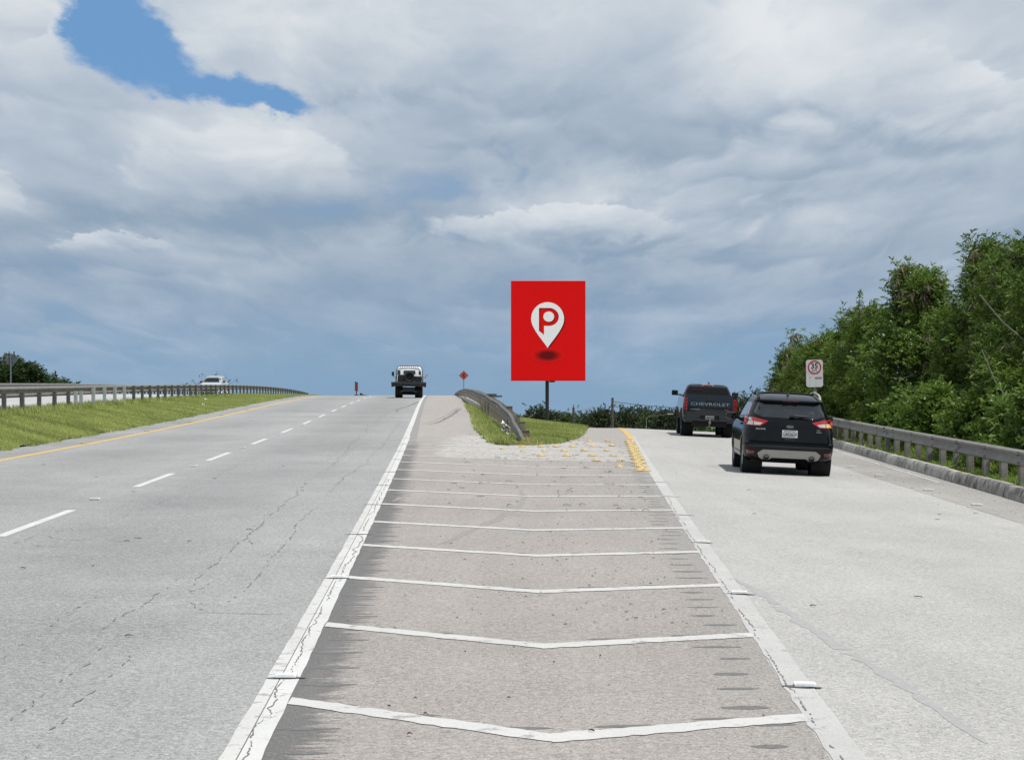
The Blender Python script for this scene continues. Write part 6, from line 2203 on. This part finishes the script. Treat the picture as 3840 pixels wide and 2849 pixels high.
# darker second row that closes the gaps
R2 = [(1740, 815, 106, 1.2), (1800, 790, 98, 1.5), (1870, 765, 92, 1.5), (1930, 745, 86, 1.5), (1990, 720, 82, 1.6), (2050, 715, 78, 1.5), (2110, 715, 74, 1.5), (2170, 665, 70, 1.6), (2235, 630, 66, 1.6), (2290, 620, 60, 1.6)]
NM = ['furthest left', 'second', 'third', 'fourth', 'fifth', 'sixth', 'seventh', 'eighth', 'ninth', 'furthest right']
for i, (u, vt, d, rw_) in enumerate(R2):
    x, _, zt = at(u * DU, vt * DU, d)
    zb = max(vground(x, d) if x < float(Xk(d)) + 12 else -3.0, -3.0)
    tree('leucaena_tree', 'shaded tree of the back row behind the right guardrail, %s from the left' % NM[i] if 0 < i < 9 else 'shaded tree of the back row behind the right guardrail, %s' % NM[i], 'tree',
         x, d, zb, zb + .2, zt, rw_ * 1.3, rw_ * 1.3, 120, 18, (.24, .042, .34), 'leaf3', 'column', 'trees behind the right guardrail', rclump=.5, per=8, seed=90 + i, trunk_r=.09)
# undergrowth and shrubs at the foot of the belt
SHR = [(1700, 905, 99, .8, 'small bush under the left end of the tree belt, behind the pickup'), (1850, 880, 66, .8, 'leafy bush behind the guardrail right of the black suv'), (1900, 870, 60, .8, 'pale-leaved shrub behind the guardrail, left of the first reflector tab'),
       (1955, 890, 57, .8, 'bush behind the guardrail between the first two reflector tabs'), (2015, 850, 54, .9, 'tall bush behind the guardrail in front of the tall podded tree'), (2075, 900, 49, .8, 'low bush behind the guardrail right of the middle'),
       (2120, 870, 47, .9, 'fern-like bush behind the guardrail near the third reflector tab'), (2180, 890, 43, .9, 'bright bush behind the guardrail near the right picture edge'), (2240, 860, 40, .9, 'bush cut by the right picture edge behind the guardrail')]
for i, (u, vt, d, rw_, lab) in enumerate(SHR):
    x, _, zt = at(u * DU, vt * DU, d)
    x = max(x, float(Xk(d)) + 1.9)
    zb = max(vground(x, d), -3.0)
    light = i in (2, 4, 7)
    tree('roadside_bush', lab, 'bush', x, d, zb, zb + .1, zt, rw_, rw_, 52, 20, (.15, .034, .24), 'leaf2' if light else 'leaf', 'low', 'bushes behind the right guardrail', rclump=.33, per=8, seed=140 + i, trunk_r=.03, wind=(.25, -.1, .05), upness=.6)
# one broad-leaved tree with pale flowers and bare curved twigs among them
x, _, zt = at(1945 * DU, 725 * DU, 63)
tr_ = tree('flowering_tree', 'broad-leaved small tree with pale blossoms and bare curved twigs in mid belt', 'tree', x, 63, vground(x, 63), vground(x, 63) + 1.6, zt, 1.0, .8, 50, 18, (.13, .045, .2), 'leaf2', 'round', None, rclump=.34, per=7, seed=222, bark='twig', wind=(.2, -.2, .1))
fl = []
rg = np.random.default_rng(8)
fc = rg.normal(0, 1, (170, 3)) * [.7, .55, .55] + [0, -.5, (zt - vground(x, 63)) * .72]
wv = rg.normal(0, 1, (170, 3)); wv /= np.linalg.norm(wv, axis=1)[:, None]
w2 = np.cross(wv, rg.normal(0, 1, (170, 3))); w2 /= np.linalg.norm(w2, axis=1)[:, None]
V = np.stack([fc, fc + wv * .03, fc + wv * .03 + w2 * .03, fc + w2 * .03], 1).reshape(-1, 3)
o = np_mesh('blossom', V, np.arange(len(V)).reshape(-1, 4), M['speed_white'], tr_)
o['kind'] = 'stuff'
tw = MB()
hz = (zt - vground(x, 63)) * .62
tw.tube([(-.75, -.9, hz + .12), (-.4, -1.0, hz - .05), (.05, -1.0, hz - .08), (.5, -.95, hz + .03), (.95, -.9, hz + .22)], [.008, .014, .018, .014, .006], n=5)
tw.tube([(.1, -1.0, hz - .07), (.5, -1.0, hz + .12), (.8, -.95, hz + .2)], [.012, .009, .004], n=5)
tw.build('bare_twig', M['twig'], tr_, smooth=50)
# pale leaning stems at the right edge and the lone vine shoot
for (pts, d, lab) in [([(2135, 760), (2165, 830), (2200, 880)], 47, 'pale leaning bare stem among the trees near the right picture edge'), ([(2130, 640), (2180, 700), (2227, 740)], 48, 'pale forked bare stem high at the right picture edge')]:
    P = [at(u * DU, v * DU, d - 1.6) for u, v in pts]
    tag(MB().tube(P, [.012, .016, .02], n=5).build('dead_sapling', M['twig'], None, smooth=50), lab, 'stem')
P = [at(u * DU, v * DU, 70) for u, v in [(1872, 700), (1868, 668), (1870, 645), (1874, 628)]]
vn = empty('vine_shoot', P[0])
tag(vn, 'thin vine shoot rising alone above the feathery trees', 'vine')
Q = [Vector(p) - Vector(P[0]) for p in P]
MB().tube(Q, [.012, .01, .008, .004], n=5).build('stem', M['bark'], vn)
rg = np.random.default_rng(77)
tt = rg.random(60) ** .8
cc = np.stack([np.interp(tt, [0, .33, .66, 1], [q[i] for q in Q]) for i in range(3)], -1) + rg.normal(0, .05, (60, 3)) * (1.2 - tt)[:, None]
dr = rg.normal(0, 1, (60, 3)); dr /= np.linalg.norm(dr, axis=1)[:, None]
V, F = leaves_at(cc, dr, .09, .02, 3, .06, rg)
np_mesh('leaves', V, F, M['leaf'], vn)
# undergrowth mass that closes the view under the belt
n = 5200
dd = RNG.uniform(38, 112, n)
xx = Xk(dd) + 2.0 + RNG.random(n) ** .7 * 9
C = np.stack([xx, dd, np.maximum(z_verge(xx, dd), -3.0) + RNG.random(n) * 1.3], -1)
Dr = RNG.normal(0, .6, (n, 3)) + [.2, -.2, .7]; Dr /= np.linalg.norm(Dr, axis=1)[:, None]
V, F = leaves_at(C, Dr, .26, .042, 9, .4, RNG)
o = np_mesh('undergrowth', V, F, M['leaf'])
tag(o, 'dark undergrowth below the trees behind the right guardrail', None, None, 'stuff')

# far trees beyond the ramp
FT = [(1172, 878, 185, 1.5, 'dark rounded tree just left of the billboard pole', 'farleaf2'), (1150, 902, 195, 1.6, 'low far tree right of the nose guardrail', 'farleaf2'), (1212, 896, 190, 2.0, 'far tree right of the billboard pole', 'farleaf'),
      (1248, 894, 200, 2.2, 'far tree left of the timber pole stump', 'farleaf'), (1282, 892, 210, 2.0, 'far tree between the pole stump and the thin twiggy tree', 'farleaf'), (1300, 884, 180, 1.3, 'thin twiggy far tree with gaps in its crown', 'farleaf2'),
      (1332, 894, 205, 1.8, 'far tree at the foot of the tallest timber pole', 'farleaf'), (1362, 884, 200, 2.0, 'domed far tree right of the tallest timber pole', 'farleaf2'), (1392, 882, 205, 2.1, 'largest domed far tree left of the pickup', 'farleaf2'),
      (1424, 890, 190, 1.8, 'far tree beside the pale street lamp', 'farleaf'), (1456, 888, 185, 1.8, 'far tree just left of the pickup', 'farleaf2'), (1490, 880, 190, 2.0, 'far tree behind the pickup', 'farleaf'),
      (1622, 864, 125, .9, 'small round tree between pickup and black suv', 'farleaf2'), (1640, 882, 130, 1.0, 'low tree hidden behind the black suv roof', 'farleaf'), (1672, 866, 112, .8, 'small dark tree above the black suv roof, left end of the belt', 'farleaf2'), (1694, 866, 106, .8, 'dark bush under the belt\'s left end', 'farleaf')]
for i, (u, vt, d, rw_, lab, mt) in enumerate(FT):
    x, _, zt = at(u * DU, (vt + (16 if d > 150 else 4)) * DU, d)
    s = d / 190.
    tree('far_tree', lab, 'tree', x, d, -3.2, -3.0, zt, rw_, rw_, 80, 20, (.26 * s, .06 * s, .45 * s), mt, 'round' if i in (0, 7, 8, 12) else 'flat', 'trees far beyond the ramp', rclump=.55, per=7, seed=300 + i, trunk_r=.13, wind=(.2, 0, 0), droop=.2)
n = 9000
dd = RNG.uniform(150, 215, n)
uu = RNG.uniform(1100, 1760, n) * DU
xx = (uu - CX) / FPX * dd
hgt = 3.0 + .5 * np.sin(xx * .9) + .4 * np.sin(xx * 2.3)
C = np.stack([xx, dd, -3.2 + RNG.random(n) ** .6 * hgt * (dd / 190)], -1)
Dr = RNG.normal(0, .6, (n, 3)) + [.1, -.1, .6]; Dr /= np.linalg.norm(Dr, axis=1)[:, None]
V, F = leaves_at(C, Dr, .36, .10, 7, .55, RNG)
tag(np_mesh('far_wood', V, F, M['farleaf']), 'dark green thicket far beyond the ramp', None, None, 'stuff')
n = 3500
dd = RNG.uniform(118, 150, n)
uu = RNG.uniform(1180, 1760, n) * DU
xx = (uu - CX) / FPX * dd
C = np.stack([xx, dd, -3.2 + RNG.random(n) * 2.6], -1)
Dr = RNG.normal(0, .6, (n, 3)) + [.1, -.1, .7]; Dr /= np.linalg.norm(Dr, axis=1)[:, None]
V, F = leaves_at(C, Dr, .26, .07, 7, .4, RNG)
tag(np_mesh('thicket', V, F, M['leaf2']), 'brighter green scrub at the foot of the far trees', None, None, 'stuff')
# very distant line of woods on the plain
n = 6000
a = RNG.uniform(-1.1, 1.1, n)
rr_ = RNG.uniform(420, 640, n)
C = np.stack([rr_ * np.sin(a), rr_ * np.cos(a), -3.4 + RNG.random(n) * (4.2 + 1.0 * np.sin(a * 90))], -1)
Dr = RNG.normal(0, .6, (n, 3)) + [0, 0, .5]; Dr /= np.linalg.norm(Dr, axis=1)[:, None]
V, F = leaves_at(C, Dr, 1.1, .34, 6, 1.6, RNG)
tag(np_mesh('horizon_woods', V, F, M['farleaf2']), 'low woods along the horizon', None, None, 'stuff')

# trees at far left beyond the opposite carriageway
LT = [(8, 770, 150, 2.0, 'dark tree at the left picture edge behind the diamond sign'), (40, 782, 148, 1.6, 'dark tree right behind the diamond sign pole'), (72, 803, 150, 1.4, 'dark tree right of the diamond sign'), (100, 812, 152, 1.2, 'sparse-topped tree further right along the far left rail'),
      (128, 822, 155, 1.0, 'lowest flat-topped tree of the left group, furthest right'), (-30, 775, 152, 2.0, 'tree just outside the left picture edge')]
for i, (u, vt, d, rw_, lab) in enumerate(LT):
    x, _, zt = at(u * DU, (vt + 20) * DU, d)
    zb = float(z_opp(np.array(x), np.array(d))) - 2.0
    tree('roadside_tree', lab, 'tree', x, d, zb, zb + .4, zt, rw_, rw_, 70, 26, (.22, .048, .42), 'leftleaf', 'flat', 'trees at far left', rclump=.5, per=8, seed=400 + i, trunk_r=.1, wind=(.7, 0, .05), upness=.3, droop=.15)
# bare-twigged shrub behind the white car
x, _, zt = at(436 * DU, 817 * DU, 178)
sb = empty('bare_shrub', (x, 178, float(z_opp(np.array(x), np.array(178.)))))
tag(sb, 'bare twiggy shrub sticking up behind the white car', 'shrub')
tw = MB(); rg = random.Random(3); ends = []
for k in range(26):
    a = rg.uniform(-1.2, 1.2); l = rg.uniform(.8, 2.2)
    p1 = (math.sin(a) * l * .5 + rg.uniform(-.6, 1.8), rg.uniform(-.3, .3), .2 + math.cos(a) * l * .45)
    p2 = (p1[0] + math.sin(a) * l * .5, p1[1], p1[2] + math.cos(a) * l * .35)
    tw.tube([(p1[0] * .5, 0, -.3), p1, p2], [.03, .02, .008], n=4); ends.append(p2); ends.append(p1)
tw.build('twigs', M['bark'], sb)
E = np.repeat(np.array(ends), 5, 0) + RNG.normal(0, .09, (len(ends) * 5, 3))
Dr = RNG.normal(0, 1, E.shape); Dr /= np.linalg.norm(Dr, axis=1)[:, None]
V, F = leaves_at(E, Dr, .14, .035, 3, .1, RNG)
np_mesh('leaves', V, F, M['leftleaf'], sb)
